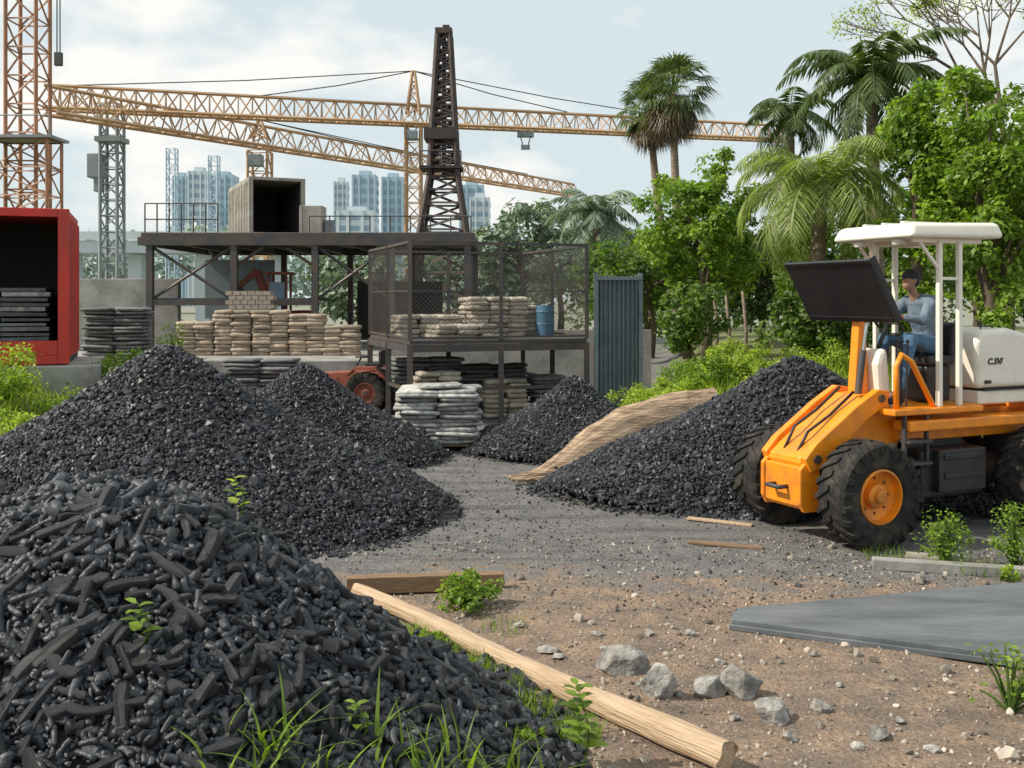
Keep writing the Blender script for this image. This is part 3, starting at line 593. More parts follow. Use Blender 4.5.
def seedling(px,Y,z,h,n,ls,label,m=M_leafB):
    x=G(px,Y);t=thing('leafy_seedling',label,'plant',(x,Y,z));mb=MB();random.seed(px)
    stem=[Vector((x+.04*math.sin(i*.8),Y,z+h*i/5)) for i in range(6)];mb.tube(stem,[.006,.006,.005,.004,.003,.002],6);mb.build('stem',M_leafM,t,world=True,smooth=True)
    pos=[];nr=[];s=[]
    for i in range(n):
        u=.25+.75*i/n;p=stem[0].lerp(stem[-1],u);a_=i*2.4;d=Vector((math.cos(a_),math.sin(a_),random.uniform(.1,.6)))
        pos.append(p);s.append(ls*(1.1-.5*u)*random.uniform(.8,1.15));nr.append(d)
    Rm=[]
    for d in nr:
        yv=d.normalized();xv=yv.cross(Vector((0,0,1))).normalized();zv=xv.cross(yv);Rm.append([[xv[k],yv[k],zv[k]] for k in range(3)])
    s=np.array(s);LV=np.array([(0,0,0),(.25,.2,.05),(.36,.45,.08),(.25,.75,.02),(0,1,-.12),(-.25,.75,.02),(-.36,.45,.08),(-.25,.2,.05),(0,.45,.0)],float)
    LFc=np.array([(8,0,1,2),(8,2,3,4),(8,4,5,6),(8,6,7,0)])
    V,F=inst(LV,LFc,np.array(Rm),np.array([tuple(p) for p in pos]),np.stack([s*.9,s,s],1));npobj('leaves',V-np.array([x,Y,z]),F,m,parent=t,smooth=True)
seedling(582,5.75,0,.5,28,.15,'broad-leaved green seedling in front of the pole at the bottom centre',M_leafB)
seedling(142,4.9,hz1(142,4.9)+.03,.22,10,.11,'small green seedling sprouting from the middle of the charcoal heap',M_leafB)
seedling(238,6.0,hz1(238,6.0)+.03,.26,9,.12,'small green seedling on the right shoulder of the charcoal heap',M_leafY)
seedling(360,5.0,hz1(360,5.0)+.02,.2,10,.1,'small green seedling low on the heap among the long grass',M_leafB)
# ------------------------------------------------------------ cranes
cr=thing('tower_crane','rusty orange lattice tower crane mast at the left edge above the red container','crane',(G(28,45),45,0))
mb=MB();mb.truss((G(28,45),45,0),(G(28,45),45,19),1.35,1.35,15,.075);mb.build('mast',M_craneO,cr,world=True)
mb=MB();mb.truss((G(20,43),43.5,0),(G(20,43),43.5,9.6),2.5,1.4,8,.06);mb.build('mast_base_frame',M_craneO,cr,world=True)
for a_ in (57,60): MB().bar((G(a_,44),44,13.5),(G(a_,44),44,19),.03,5).build('hoist_rope',M_cable,cr,world=True)
MB().box((G(58.5,44),44,13.3),(.35,.2,.6)).build('hook_block',M_cable,cr,world=True,bevel=.04)
mb=MB();mb.box((G(20,43),43.5,9.7),(3.0,1.8,.12))
for sx_ in (-1,1): mb.bar((G(20,43)+sx_*1.4,42.7,9.7),(G(20,43)+sx_*1.4,42.7,10.6),.03)
mb.bar((G(20,43)-1.4,42.7,10.6),(G(20,43)+1.4,42.7,10.6),.03);mb.build('work_platform',M_craneG,cr,world=True)
def jibcrane(label,A,B,mastpt,apex,ht,m,n,r,mw,ropes,hook=None,rr=.035):
    A,B,mp,ap=Vector(A),Vector(B),Vector(mastpt),Vector(apex)
    c=thing('tower_crane',label,'crane',(mp.x,mp.y,0))
    MB().truss((mp.x,mp.y,0),(mp.x,mp.y,mp.z-ht*.5),mw,mw,int(mp.z/mw/1.1),r*.9).build('mast',m,c,world=True)
    mb=MB();mb.truss(A,B,ht*.8,ht,n,r,tri=True,h2=ht*.75);mb.build('jib',m,c,world=True)
    mb=MB();mb.truss(mp,ap,mw*.9,mw*.9,4,r*.8,w2=.15,h2=.15);mb.build('tower_head',m,c,world=True)
    for t in ropes:
        mb=MB();q=A.lerp(B,t);q.z+=ht*.5; mid=(ap+q)/2; mid.z-=.15;mb.tube([ap,mid,q],rr,4)
        mb.build('tie_rope',M_cable,c,world=True)
    mb=MB();mb.box((mp.x,mp.y-mw*.8,mp.z-ht*1.0),(mw*.7,mw*.6,mw*.6));mb.build('slewing_unit',M_craneG,c,world=True,bevel=.05)
    if hook:
        q=A.lerp(B,hook);mb=MB();mb.box((q.x,q.y,q.z-ht*.5-.25),(1.1,.8,.3));
        for dx in (-.35,.35): mb.bar((q.x+dx,q.y,q.z-ht*.5-.3),(q.x+dx*.5,q.y,q.z-ht*.5-1.0),.04)
        mb.box((q.x,q.y,q.z-ht*.5-1.1),(.6,.3,.3));mb.build('trolley',M_craneG,c,world=True)
    return c
jibcrane('tan tower crane with the longest jib crossing the whole sky to the right-hand palms',(-27.6,59,14.7),(19.9,72,14.7),(-6.4,65,14.7),(-6.4,65,2.7+.229*65),1.4,M_craneT,58,.08,.95,[.02,.25,.66,.82],hook=.6)
jibcrane('tan tower crane with the lower jib sloping down toward the black derrick',(-25.4,55,13.7),(6.2,100,13.7),(-16.9,67,13.4),(-16.9,67,2.7+.18*67),1.5,M_craneT,44,.085,1.3,[.03,.6,.85])
t=thing('lattice_mast','grey lattice mast with a side cab standing between the left crane and the towers','mast',(G(112,62),62,0))
x=G(112,62);MB().truss((x,62,0),(x,62,14.8),1.05,1.05,15,.09).build('mast',M_craneG,t,world=True)
mb=MB();mb.box((x-.95,62,11),(.9,.9,1.5));mb.box((x-.8,62,9.9),(.5,.6,1.0));mb.build('side_cab',M_craneG,t,world=True,bevel=.06);MB().box((x,62,12.6),(1.6,1.5,.3)).build('collar',M_craneG,t,world=True)
for a_,zt,lb in ((172,12.8,'thin pale distant mast left of the blue towers'),(214,12.2,'thin pale distant mast in front of the blue towers')):
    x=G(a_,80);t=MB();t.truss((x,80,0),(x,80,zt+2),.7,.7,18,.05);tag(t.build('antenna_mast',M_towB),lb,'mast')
x=G(444,45);t=thing('derrick','black tapering lattice derrick tower behind the wire cage','derrick',(x,45,0))
mb=MB();mb.truss((x,45,0),(x,45,5.2),3.0,3.0,4,.12,w2=2.2,h2=2.2);mb.truss((x,45,5.2),(x,45,8.2),2.2,2.2,5,.1,w2=1.25,h2=1.25);mb.build('base_frame',M_derr,t,world=True)
mb=MB();mb.truss((x,45,8.2),(x,45,14.6),1.25,1.25,18,.1,w2=.55,h2=.55);mb.bar((x,45,8.2),(x,45,14.5),.1,6);mb.build('shaft',M_derr,t,world=True)
mb=MB();mb.box((x,45,14.75),(.75,.75,.25));mb.box((x+.1,45,14.95),(.3,.3,.2));mb.build('crown_block',M_derr,t,world=True)
mb=MB();mb.box((x-.1,45,8.6),(1.9,1.6,.12));mb.box((x-.1,45,10.1),(1.5,1.4,.5))
for q in np.linspace(-1,1,5): mb.bar((x-.1+q*.9,44.2,8.6),(x-.1+q*.9,44.2,9.3),.03)
mb.bar((x-1,44.2,9.3),(x+.8,44.2,9.3),.03);mb.build('platform',M_derr,t,world=True)
# ------------------------------------------------------------ city towers
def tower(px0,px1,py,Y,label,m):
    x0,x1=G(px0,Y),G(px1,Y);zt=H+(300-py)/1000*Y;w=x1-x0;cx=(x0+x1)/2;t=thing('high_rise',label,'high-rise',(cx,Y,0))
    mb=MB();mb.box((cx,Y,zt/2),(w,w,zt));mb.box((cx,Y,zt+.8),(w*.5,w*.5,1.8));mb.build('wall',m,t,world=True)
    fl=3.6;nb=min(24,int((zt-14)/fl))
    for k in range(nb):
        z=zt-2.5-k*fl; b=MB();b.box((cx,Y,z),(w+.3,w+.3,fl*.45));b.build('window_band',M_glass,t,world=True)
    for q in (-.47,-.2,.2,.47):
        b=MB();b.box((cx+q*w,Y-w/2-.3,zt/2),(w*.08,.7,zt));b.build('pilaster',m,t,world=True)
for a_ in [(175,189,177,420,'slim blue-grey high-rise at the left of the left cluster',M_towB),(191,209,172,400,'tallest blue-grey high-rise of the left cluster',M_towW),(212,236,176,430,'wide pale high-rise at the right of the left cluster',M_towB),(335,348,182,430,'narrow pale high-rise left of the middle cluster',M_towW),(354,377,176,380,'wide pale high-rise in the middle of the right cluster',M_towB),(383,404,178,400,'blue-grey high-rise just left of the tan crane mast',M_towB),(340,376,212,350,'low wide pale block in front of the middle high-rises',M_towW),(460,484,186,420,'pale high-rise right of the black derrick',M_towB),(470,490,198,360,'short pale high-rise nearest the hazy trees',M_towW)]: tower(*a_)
t=thing('viaduct','pale elevated road on columns beyond the left crane','bridge',(-32,75,0))
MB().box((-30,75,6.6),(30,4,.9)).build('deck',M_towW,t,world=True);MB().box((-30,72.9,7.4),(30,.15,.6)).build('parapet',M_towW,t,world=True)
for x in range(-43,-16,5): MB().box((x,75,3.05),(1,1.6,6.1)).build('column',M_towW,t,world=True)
cs=[];rs=[]
for x in np.linspace(-130,60,150): cs.append((x,200+rng.uniform(-8,8),6+rng.uniform(0,6)+3*math.sin(x*.07)));rs.append(rng.uniform(4,7))
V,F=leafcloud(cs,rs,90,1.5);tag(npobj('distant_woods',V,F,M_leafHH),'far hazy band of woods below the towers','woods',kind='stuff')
cs=[];rs=[]
for x in np.linspace(4,45,60): cs.append((x,55+rng.uniform(-3,3),1.5+rng.uniform(0,4.5)));rs.append(rng.uniform(1.2,2.2))
V,F=leafcloud(cs,rs,180,.3);tag(npobj('background_woods',V,F,M_leafD),'dark mass of woods behind the right-hand trees','woods',kind='stuff')
# ------------------------------------------------------------ loading dock and steel frame building
tag(MB().box((-8.2,34,.45),(10.6,15,1.3)).build('loading_dock',M_conc,bevel=.03),'concrete loading dock under the steel frame shed','dock')
t=thing('steel_frame_shed','open dark steel frame shed with a flat roof deck carrying a container','shed',(-7,34,1.1))
xl,xr,yf,yb,zd=-11.7,-1.2,31.5,38.5,4.75
MB().box(((xl+xr)/2,(yf+yb)/2,zd),(xr-xl,yb-yf,.16)).build('roof_deck',M_steel,t,world=True,bevel=.02)
for yy in (yf-.05,yb): MB().box(((xl+xr)/2,yy,zd-.2),(xr-xl+.1,.16,.26)).build('roof_beam',M_steel,t,world=True)
for xx in np.linspace(xl,xr,9): MB().box((xx,(yf+yb)/2,zd-.22),(.12,yb-yf-.3,.2)).build('roof_beam',M_steel,t,world=True)
cols=[-11.4,-8.75,-6.2,-3.8,-1.4]
for xx in cols:
    for yy in (yf,yb-.1):
        MB().box((xx,yy,(zd-.33)/2+.2),(.2,.2,zd-.33-.4)).build('column',M_steel,t,world=True)
for k in range(3):
    mb=MB();x0,x1=cols[k]+.1,cols[k+1]-.1
    if k!=1: mb.bar((x0,yf,2.75),(x1,yf,zd-.4),.05);mb.bar((x1,yf,2.75),(x0,yf,zd-.4),.05);mb.build('brace',M_steel,t,world=True)
    else:
        mb.bar((x0,yf,3.8),(x0+.8,yf,zd-.4),.05).build('brace',M_steel,t,world=True);MB().bar((x1,yf,3.8),(x1-.8,yf,zd-.4),.05).build('brace',M_steel,t,world=True)
mb=MB();mb.box(((cols[0]+cols[2])/2,yf,2.62),(cols[2]-cols[0],.14,.18));mb.box(((cols[0]+cols[2])/2,yf+1.6,2.72),(cols[2]-cols[0]-.3,3.2,.08));mb.build('mezzanine',M_steel,t,world=True)
mb=MB()
for xx in np.linspace(xl+.1,-9.3,7): mb.bar((xx,yf+.1,zd+.08),(xx,yf+.1,zd+1.0),.025)
for zz in (.5,1.0): mb.bar((xl+.1,yf+.1,zd+zz),(-9.3,yf+.1,zd+zz),.02)
mb.build('railing',M_steel,t,world=True);mb=MB()
for xx in np.linspace(-6.4,-1.3,9): mb.bar((xx,yf+.1,zd+.08),(xx,yf+.1,zd+.6),.02)
mb.bar((-6.4,yf+.1,zd+.6),(-1.3,yf+.1,zd+.6),.02)
mb.build('railing',M_steel,t,world=True)
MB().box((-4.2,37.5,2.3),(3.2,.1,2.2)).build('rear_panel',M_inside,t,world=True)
MB().box((-10.2,37.5,3.1),(2.6,.1,2.2)).build('rear_panel',M_corr,t,world=True)
def container(name,label,corner,fdir,w,d,z0,h,m,mi,sill=0):
    f=Vector((fdir[0],fdir[1],0)).normalized();b=Vector((-f.y,f.x,0))
    if b.y<0:b=-b
    c=Vector((corner[0],corner[1],z0));t=thing(name,label,'container',c)
    def bx(u0,u1,v0,v1,z0_,z1_): 
        q=[c+f*u+b*v for u,v in ((u0,v0),(u1,v0),(u1,v1),(u0,v1))];return [p+Vector((0,0,z0_)) for p in q],[p+Vector((0,0,z1_)) for p in q]
    th=.06
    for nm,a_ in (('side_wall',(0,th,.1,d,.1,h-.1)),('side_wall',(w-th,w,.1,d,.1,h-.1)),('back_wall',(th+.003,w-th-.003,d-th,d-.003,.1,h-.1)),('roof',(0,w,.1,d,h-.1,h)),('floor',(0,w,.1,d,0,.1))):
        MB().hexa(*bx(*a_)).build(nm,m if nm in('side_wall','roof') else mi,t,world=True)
    for s0,s1 in ((-.035,-.002),(w+.002,w+.035)):
        mb=MB()
        for k in range(int(d/.3)):
            v=.25+k*.3
            if v<d-.15: mb.hexa(*bx(s0,s1,v,v+.14,.14,h-.14))
        mb.build('corrugation',m,t,world=True)
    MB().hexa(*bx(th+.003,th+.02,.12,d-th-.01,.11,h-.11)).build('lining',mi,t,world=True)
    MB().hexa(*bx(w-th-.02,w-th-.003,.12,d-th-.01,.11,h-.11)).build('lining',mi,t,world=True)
    mb=MB();e=.14*h/2.6
    mb.hexa(*bx(-.04,e,-.02,.12,0,h));mb.hexa(*bx(w-e,w+.04,-.02,.12,0,h));mb.hexa(*bx(e+.002,w-e-.002,-.02,.12,h-e,h));mb.hexa(*bx(e+.002,w-e-.002,-.02,.12,0,e));mb.build('door_frame',m,t,world=True,bevel=.01)
    if sill: MB().hexa(*bx(e+.004,w-e-.004,.0,.1,e+.002,e+sill)).build('sill_panel',m,t,world=True,bevel=.01)
    return t,c,f,b
container('roof_container','grey-beige open-ended container standing on the steel shed roof',(-8.65,33),(1.6,.75),1.8,4.2,4.84,1.95,M_beige,M_inside)
for k,(a_,w_,h_,lb) in enumerate([(313,.75,.95,'pale crate on the shed roof right beside the open container'),(330,.3,.5,'small grey box on the shed roof right of the pale crate')]):
    x=G(a_,33);mb=MB();mb.box((0,0,h_/2),(w_,w_,h_));
    for q in (-1,1): mb.box((q*w_*.42,-w_/2-.015,h_/2),(w_*.12,.03,h_))
    o=mb.build('crate',M_beige if k==0 else M_craneG,bevel=.01);o.location=(x,33,4.83);tag(o,lb,'crate')
t,c,f,b=container('red_container','large open red container with dark timber inside at the left edge',(-8.9-.94*2.6,20-.34*2.6),(.94,.34),2.6,3.2,1.42,3.1,M_red,M_inside,.3)
tag(MB().box((-10.4,21.0,.65),(3.4,3.6,1.5),Matrix.Rotation(math.atan2(.34,.94),3,'Z')).build('concrete_plinth',M_conc,bevel=.03),'concrete plinth carrying the red container','plinth')
random.seed(5)
for row in range(14):
    for q in range(2):
        j_=random.uniform(-.06,.06);p0=c+f*(.3+q*1.0+j_)+b*(.45+random.uniform(0,.25))+Vector((0,0,.15+row*.1));mb=MB();mb.hexa([p0,p0+f*.9,p0+f*.9+b*2,p0+b*2],[p+Vector((0,0,random.uniform(.055,.09))) for p in (p0,p0+f*.9,p0+f*.9+b*2,p0+b*2)])
        if row<12 or q==1: tag(mb.build('timber_bundle',M_sackG if random.random()<.4 else M_sackD,bevel=.01),'grey timber bundle stacked inside the red container','timber','timber bundles in the red container')
# ------------------------------------------------------------ sacks
def sackmesh(name,m,L,W,Hh,sd=0):
    V=[];F=[];nu,nv=20,7;rr_=random.Random(sd)
    for i in range(nv+1):
        ph=-PI/2+PI*i/nv
        for k in range(nu):
            a_=2*PI*k/nu;sg=lambda t,e:math.copysign(abs(t)**e,t)
            V.append((L/2*sg(math.cos(ph),.35)*sg(math.cos(a_),.35)*(1+rr_.uniform(-.03,.03)),W/2*sg(math.cos(ph),.35)*sg(math.sin(a_),.35)*(1+rr_.uniform(-.03,.03)),Hh/2*sg(math.sin(ph),.6)+rr_.uniform(-.1,.1)*Hh))
    for i in range(nv):
        for k in range(nu):F.append((i*nu+k,i*nu+(k+1)%nu,(i+1)*nu+(k+1)%nu,(i+1)*nu+k))
    me=bpy.data.meshes.new(name);me.from_pydata(V,[],F);me.materials.append(m)
    for p in me.polygons:p.use_smooth=True
    return me
def stack(x,y,z,rot,cols_,rows,mes,sx_,hz__,label,group,name='sack',depth=1,dy=.5,cat='sack',jit=.05):
    for l in range(rows):
        for c_ in range(cols_):
            for d_ in range(depth):
                o=bpy.data.objects.new(name,random.choice(mes));C.objects.link(o);ux,uy=math.cos(rot),math.sin(rot);u=(c_-(cols_-1)/2)*sx_+random.uniform(-jit,jit);v=d_*dy+random.uniform(-jit,jit)
                o.location=(x+ux*u-uy*v,y+uy*u+ux*v,z+hz__*(l+.5));o.rotation_euler=(random.uniform(-.04,.04),random.uniform(-.04,.04),rot+random.uniform(-.12,.12)+random.choice((0,PI)));s_=random.uniform(.93,1.07);o.scale=(s_,s_,1.05);tag(o,label,cat,group)
def pallet(x,y,z,w,d,rot,label):
    mb=MB()
    for q in np.linspace(-.5,.5,6): mb.box((0,q*d*.9,.12),(w,d*.1,.025))
    for q in (-.45,0,.45): mb.box((q*w,0,.055),(.09,d*.96,.1))
    o=mb.build('pallet',M_wood2);o.location=(x,y,z);o.rotation_euler=(0,0,rot);tag(o,label,'pallet')
sG=[sackmesh('flat_sack',M_sackG,.78,.62,.085,k) for k in range(5)];sT=[sackmesh('sack',M_sackT,.58,.5,.12,k) for k in range(4)];sD=[sackmesh('dark_bundle',M_sackD,.9,.7,.1,k) for k in range(3)]
X0=G(439,18.0);pallet(X0,18.3,0,1.5,1.2,.08,'wooden pallet under the grey-white sack stack in the middle of the yard')
stack(X0,18.0,.14,.08,2,13,sG,.72,.074,'grey-white flat sack in the wide stack standing in the middle of the yard','grey-white sacks in the middle of the yard',depth=2,dy=.6,name='flat_sack',jit=.07)
stack(X0+.05,18.1,.14+.965,.12,1,1,sG,.7,.09,'grey-white sack on the very top of the stack in the middle of the yard',None,name='flat_sack')
for k,(a_,rw) in enumerate([(197,9),(234,12),(272,12),(308,11),(342,8)]):
    stack(G(a_,29),29,1.1,0,2,rw,sT,.5,.108,['tan sack in the leftmost stack on the loading dock','tan sack in the tallest, second stack from the left on the loading dock','tan sack in the middle stack on the loading dock','tan sack in the fourth stack from the left on the loading dock','tan sack in the low rightmost stack on the loading dock'][k],'tan sacks stacked on the loading dock',jit=.03)
stack(G(262,25),25,0,0,2,13,sD,.85,.095,'dark flat bundle stacked below the loading dock','dark bundles below the dock',name='dark_bundle',cat='bundle')
stack(G(118,27),27,.6,0,2,19,sD,.8,.1,'dark flat bundle in the tall stack right of the red container','dark bundles right of the red container',name='dark_bundle',cat='bundle')
tag(MB().box((G(110,33),33,1.6),(4.6,.3,3.6)).build('concrete_wall',M_conc,bevel=.02),'grey-white concrete wall behind the dark bundles at the left','wall')
x=G(262,31.9);mb=MB()
for r_ in range(5):
    for c_ in range(6): mb.box((x-.62+c_*.23+(.1 if r_%2 else 0),30.6,2.35+r_*.14),(.21,.5,.125))
t=thing('brick_stack','pale brick stack on a rack under the steel shed','bricks',(x,30.6,1.1));mb.build('bricks',M_brick,t,world=True)
mb=MB();mb.box((x,30.6,2.25),(1.5,.7,.06))
for sx_ in(-.68,.68):
    for sy_ in (-.3,.3): mb.box((x+sx_,30.6+sy_,1.66),(.07,.07,1.12))
mb.build('rack',M_steel,t,world=True)
x=G(290,34);t=thing('mini_excavator','small red excavator parked inside the steel shed','excavator',(x,34,1.1))
for s_ in(-1,1):
    o=MB().prism([(-.9,.0),(.9,0),(1.05,.2),(.9,.42),(-.9,.42),(-1.05,.2)],-.15,.15).build('track',M_black,t);o.location=(0,s_*.6,0)
MB().box((0,0,.75),(1.5,1.3,.55)).box((.45,0,1.1),(.6,1.1,.3)).build('body',M_redr,t,bevel=.05)
mb=MB();
for a_ in(-.5,.1):
    for b_ in(-.55,.1): mb.box((a_-.1,b_,1.75),(.07,.07,1.5))
mb.box((-.3,-.22,2.5),(.85,.85,.08));mb.build('cab',M_redr,t);MB().box((-.3,-.6,1.8),(.5,.02,.8)).build('cab_window',M_glass,t)
mb=MB();mb.beam((-.6,.3,1.0),(-1.2,.3,2.6),.22,.28);mb.beam((-1.2,.3,2.6),(-1.9,.3,2.0),.18,.2);mb.build('boom',M_redr,t,bevel=.02)
MB().prism([(-2.2,1.4),(-1.8,1.35),(-1.7,1.95),(-1.95,2.1)],.1,.6).build('bucket',M_steel,t)
# ------------------------------------------------------------ wire cage platform
N0=Vector((G(410,21.5),21.5));fd=Vector((3.9,1.4)).normalized();bd=Vector((-fd.y,fd.x));Wf,Db=4.15,4.2;zD,zT=1.82,3.98
def cp(u,v,z): q=N0+fd*u+bd*v;return Vector((q.x,q.y,z))
t=thing('caged_platform','raised dark steel platform with a wire mesh cage on top, in the middle','platform',cp(Wf/2,Db/2,0))
MB().hexa([cp(0,0,zD-.08),cp(Wf,0,zD-.08),cp(Wf,Db,zD-.08),cp(0,Db,zD-.08)],[cp(0,0,zD),cp(Wf,0,zD),cp(Wf,Db,zD),cp(0,Db,zD)]).build('deck',M_steel,t,world=True)
for a_,b_ in (((0,0),(Wf,0)),((0,Db),(Wf,Db)),((0,0),(0,Db)),((Wf,0),(Wf,Db))):
    MB().beam(cp(*a_,zD-.17),cp(*b_,zD-.17),.1,.16).build('deck_beam',M_steel,t,world=True)
    MB().beam(cp(*a_,.75),cp(*b_,.75),.06,.08).build('cross_rail',M_steel,t,world=True)
for u,v in ((0,0),(Wf/2,0),(Wf,0),(0,Db),(Wf/2,Db),(Wf,Db),(0,Db/2),(Wf,Db/2)):
    MB().beam(cp(u,v,0),cp(u,v,zD-.1),.12,.12).build('leg',M_steel,t,world=True)
    MB().beam(cp(u,v,zD+.002),cp(u,v,zT),.085,.085).build('cage_post',M_steel,t,world=True)
for (a_,b_) in (((0,0),(Wf/2,0)),((Wf/2,0),(Wf,0)),((0,0),(0,Db/2)),((0,Db/2),(0,Db)),((0,Db),(Wf/2,Db)),((Wf/2,Db),(Wf,Db)),((Wf,0),(Wf,Db/2)),((Wf,Db/2),(Wf,Db))):
    mb=MB();A_=cp(*a_,zD);B_=cp(*b_,zD);L=(B_-A_).length;hh_=zT-zD;d_=(B_-A_)/L;s=.11
    mb.beam(A_+Vector((0,0,hh_-.03)),B_+Vector((0,0,hh_-.03)),.06,.06);mb.beam(A_+Vector((0,0,.06)),B_+Vector((0,0,.06)),.04,.04);mb.beam(A_+Vector((0,0,hh_*.5)),B_+Vector((0,0,hh_*.5)),.025,.025)
    k=-hh_
    while k<L:
        for sg in (0,1):
            u0,z0_,u1,z1_=k,0,k+hh_,hh_
            if u0<0: z0_=-u0;u0=0
            if u1>L: z1_=hh_-(u1-L);u1=L
            if u1-u0>.02:
                if sg: z0_,z1_=hh_-z0_,hh_-z1_
                mb.bar(A_+d_*u0+Vector((0,0,z0_)),A_+d_*u1+Vector((0,0,z1_)),.0033,3)
        k+=s
    mb.build('mesh_panel',M_steel,t,world=True)
rz=math.atan2(fd.y,fd.x)
def on(u,v): q=N0+fd*u+bd*v;return q.x,q.y
mpb=mat('pale_bundle',(.45,.4,.33),(.27,.23,.185),rough=.85,scale=6,bump=.5,bscale=14,objr=.35)
sB=[sackmesh('pale_bundle',mpb,.52,.5,.115,k) for k in range(4)]
for k,(u,v,c_,rw,lb) in enumerate([(.9,1.9,3,5,'pale bundle in the low left stack inside the wire cage'),(2.6,1.9,3,9,'pale bundle in the tall middle stack inside the wire cage'),(3.6,2.3,1,7,'pale bundle in the narrow right stack inside the wire cage'),(1.5,.8,3,3,'pale bundle in the front row inside the wire cage')]):
    x,y=on(u,v);stack(x,y,zD,rz,c_,rw,sB,.5,.105,lb,'pale bundles inside the wire cage',name='pale_bundle',cat='bundle',depth=2,dy=.5)
x,y=on(3.75,1.6);t=thing('blue_drum','blue plastic drum inside the right end of the wire cage','drum',(x,y,zD+.004))
MB().lathe([(.21,0),(.23,.03),(.23,.26),(.24,.29),(.23,.32),(.23,.56),(.24,.59),(.23,.62),(.21,.75)],20,axis='Z').build('body',M_blue,t);MB().lathe([(.05,.75),(.05,.78)],10,c=(.12,0,0),axis='Z').build('cap',M_black,t)
for k,(u,v,c_,rw) in enumerate([(1.0,2.4,2,13),(2.7,2.4,2,11),(3.6,1.0,1,9)]):
    x,y=on(u,v);stack(x,y,.02,rz,c_,rw,sD,.85,.1,['dark bundle in the left stack under the caged platform','dark bundle in the middle stack under the caged platform','dark bundle in the right stack under the caged platform'][k],'dark bundles under the caged platform',name='dark_bundle',cat='bundle')
for k,(u,v,c_,rw) in enumerate([(.75,.5,2,10),(2.4,.7,2,8)]):
    x,y=on(u,v);stack(x,y,.02,rz,c_,rw,sB,.53,.11,['pale bundle in the front left stack under the caged platform','pale bundle in the front middle stack under the caged platform'][k],'pale bundles under the caged platform',name='pale_bundle',cat='bundle')
tag(MB().box((.2,28.5,.9),(7.5,.3,1.9)).build('back_wall',M_conc),'low concrete wall in shadow behind the caged platform','wall')
t=thing('corrugated_fence','tall blue-grey corrugated steel fence right of the caged platform','fence',(G(618,23),23,0))
x0,x1=G(596,23),G(641,23);V=[];F=[];nc=41
for i in range(nc):
    x=x0+(x1-x0)*i/(nc-1);y=23+(.04 if (i//2)%2 else -.04)+(i/(nc-1))*.1;V+=[(x,y,0),(x,y,3.25)]
for i in range(nc-1):F.append((2*i,2*i+2,2*i+3,2*i+1))
mb=MB();mb.add(V,F);mb.build('sheet',M_corr,t,world=True);MB().beam((x0,22.88,3.2),(x1,22.98,3.2),.05,.08).build('rail',M_corr,t,world=True)
for q in (x0,x1): MB().box((q,23+(.1 if q==x1 else 0),1.66),(.09,.2,3.32)).build('post',M_corr,t,world=True)
# ------------------------------------------------------------ wheel part
def wheel(parent,c,r,w,m_rim,lugs=22):
    x,y,z=c;mb=MB();rr=r*.52;sgn=-1 if y<0 else 1
    pf=[(rr*.98,-.42),(rr*.98,.42),(rr*.9,.44),(rr*.86,.2),(rr*.45,.12),(rr*.42,.3),(rr*.3,.34),(.01,.34)]
    mb.lathe([(a_,h_*w*sgn) for a_,h_ in pf],36,c)
    o=mb.build('wheel',m_rim,parent,bevel=.004)
    mb=MB();pf=[(rr,-w*.4),(rr*1.08,-w*.46),(r*.8,-w*.5),(r*.92,-w*.46),(r*.955,-w*.36),(r*.96,w*.36),(r*.92,w*.46),(r*.8,w*.5),(rr*1.08,w*.46),(rr,w*.4),(rr*.99,0)]
    n=48;V=[];F=[];m=len(pf)
    for a_,h_ in pf:
        for k in range(n):
            th=2*PI*k/n;V.append((x+a_*math.cos(th),y+h_,z+a_*math.sin(th)))
    for i in range(m):
        for k in range(n):F.append((i*n+k,i*n+(k+1)%n,((i+1)%m)*n+(k+1)%n,((i+1)%m)*n+k))
    mb.add(V,F)
    for k in range(lugs):
        for s_ in(-1,1):
            th=2*PI*(k+(.5 if s_>0 else 0))/lugs;P0=[]
            for (hh_,ra,rb,dth) in ((s_*.02*w,.95,1.0,.2),(s_*w*.40,.94,1.0,.02),(s_*w*.53,.76,.95,-.03)):
                for e_ in(-1,1):
                    tt=th+dth+e_*PI/lugs*.36
                    P0.append([(x+r*q*math.cos(tt),y+hh_,z+r*q*math.sin(tt)) for q in (ra,rb)])
            for j in range(2):
                a0,a1,b0,b1=P0[2*j],P0[2*j+1],P0[2*j+2],P0[2*j+3]
                mb.add([a0[0],a1[0],b1[0],b0[0],a0[1],a1[1],b1[1],b0[1]],[(0,3,2,1),(4,5,6,7),(0,1,5,4),(1,2,6,5),(2,3,7,6),(3,0,4,7)])
    mb.build('tyre',M_tyre,o)
    mb=MB();mb.lathe([(.07,sgn*w*.33),(.07,sgn*w*.42),(.05,sgn*w*.44)],16,c)
    mb.build('hub',M_steel if m_rim is not M_orange else M_orange,o)
    for k in range(8):
        th=2*PI*k/8;MB().sph((x+rr*.62*math.cos(th),y+sgn*w*.165,z+rr*.62*math.sin(th)),.016,6,4).build('bolt',M_steel,o)
    return o
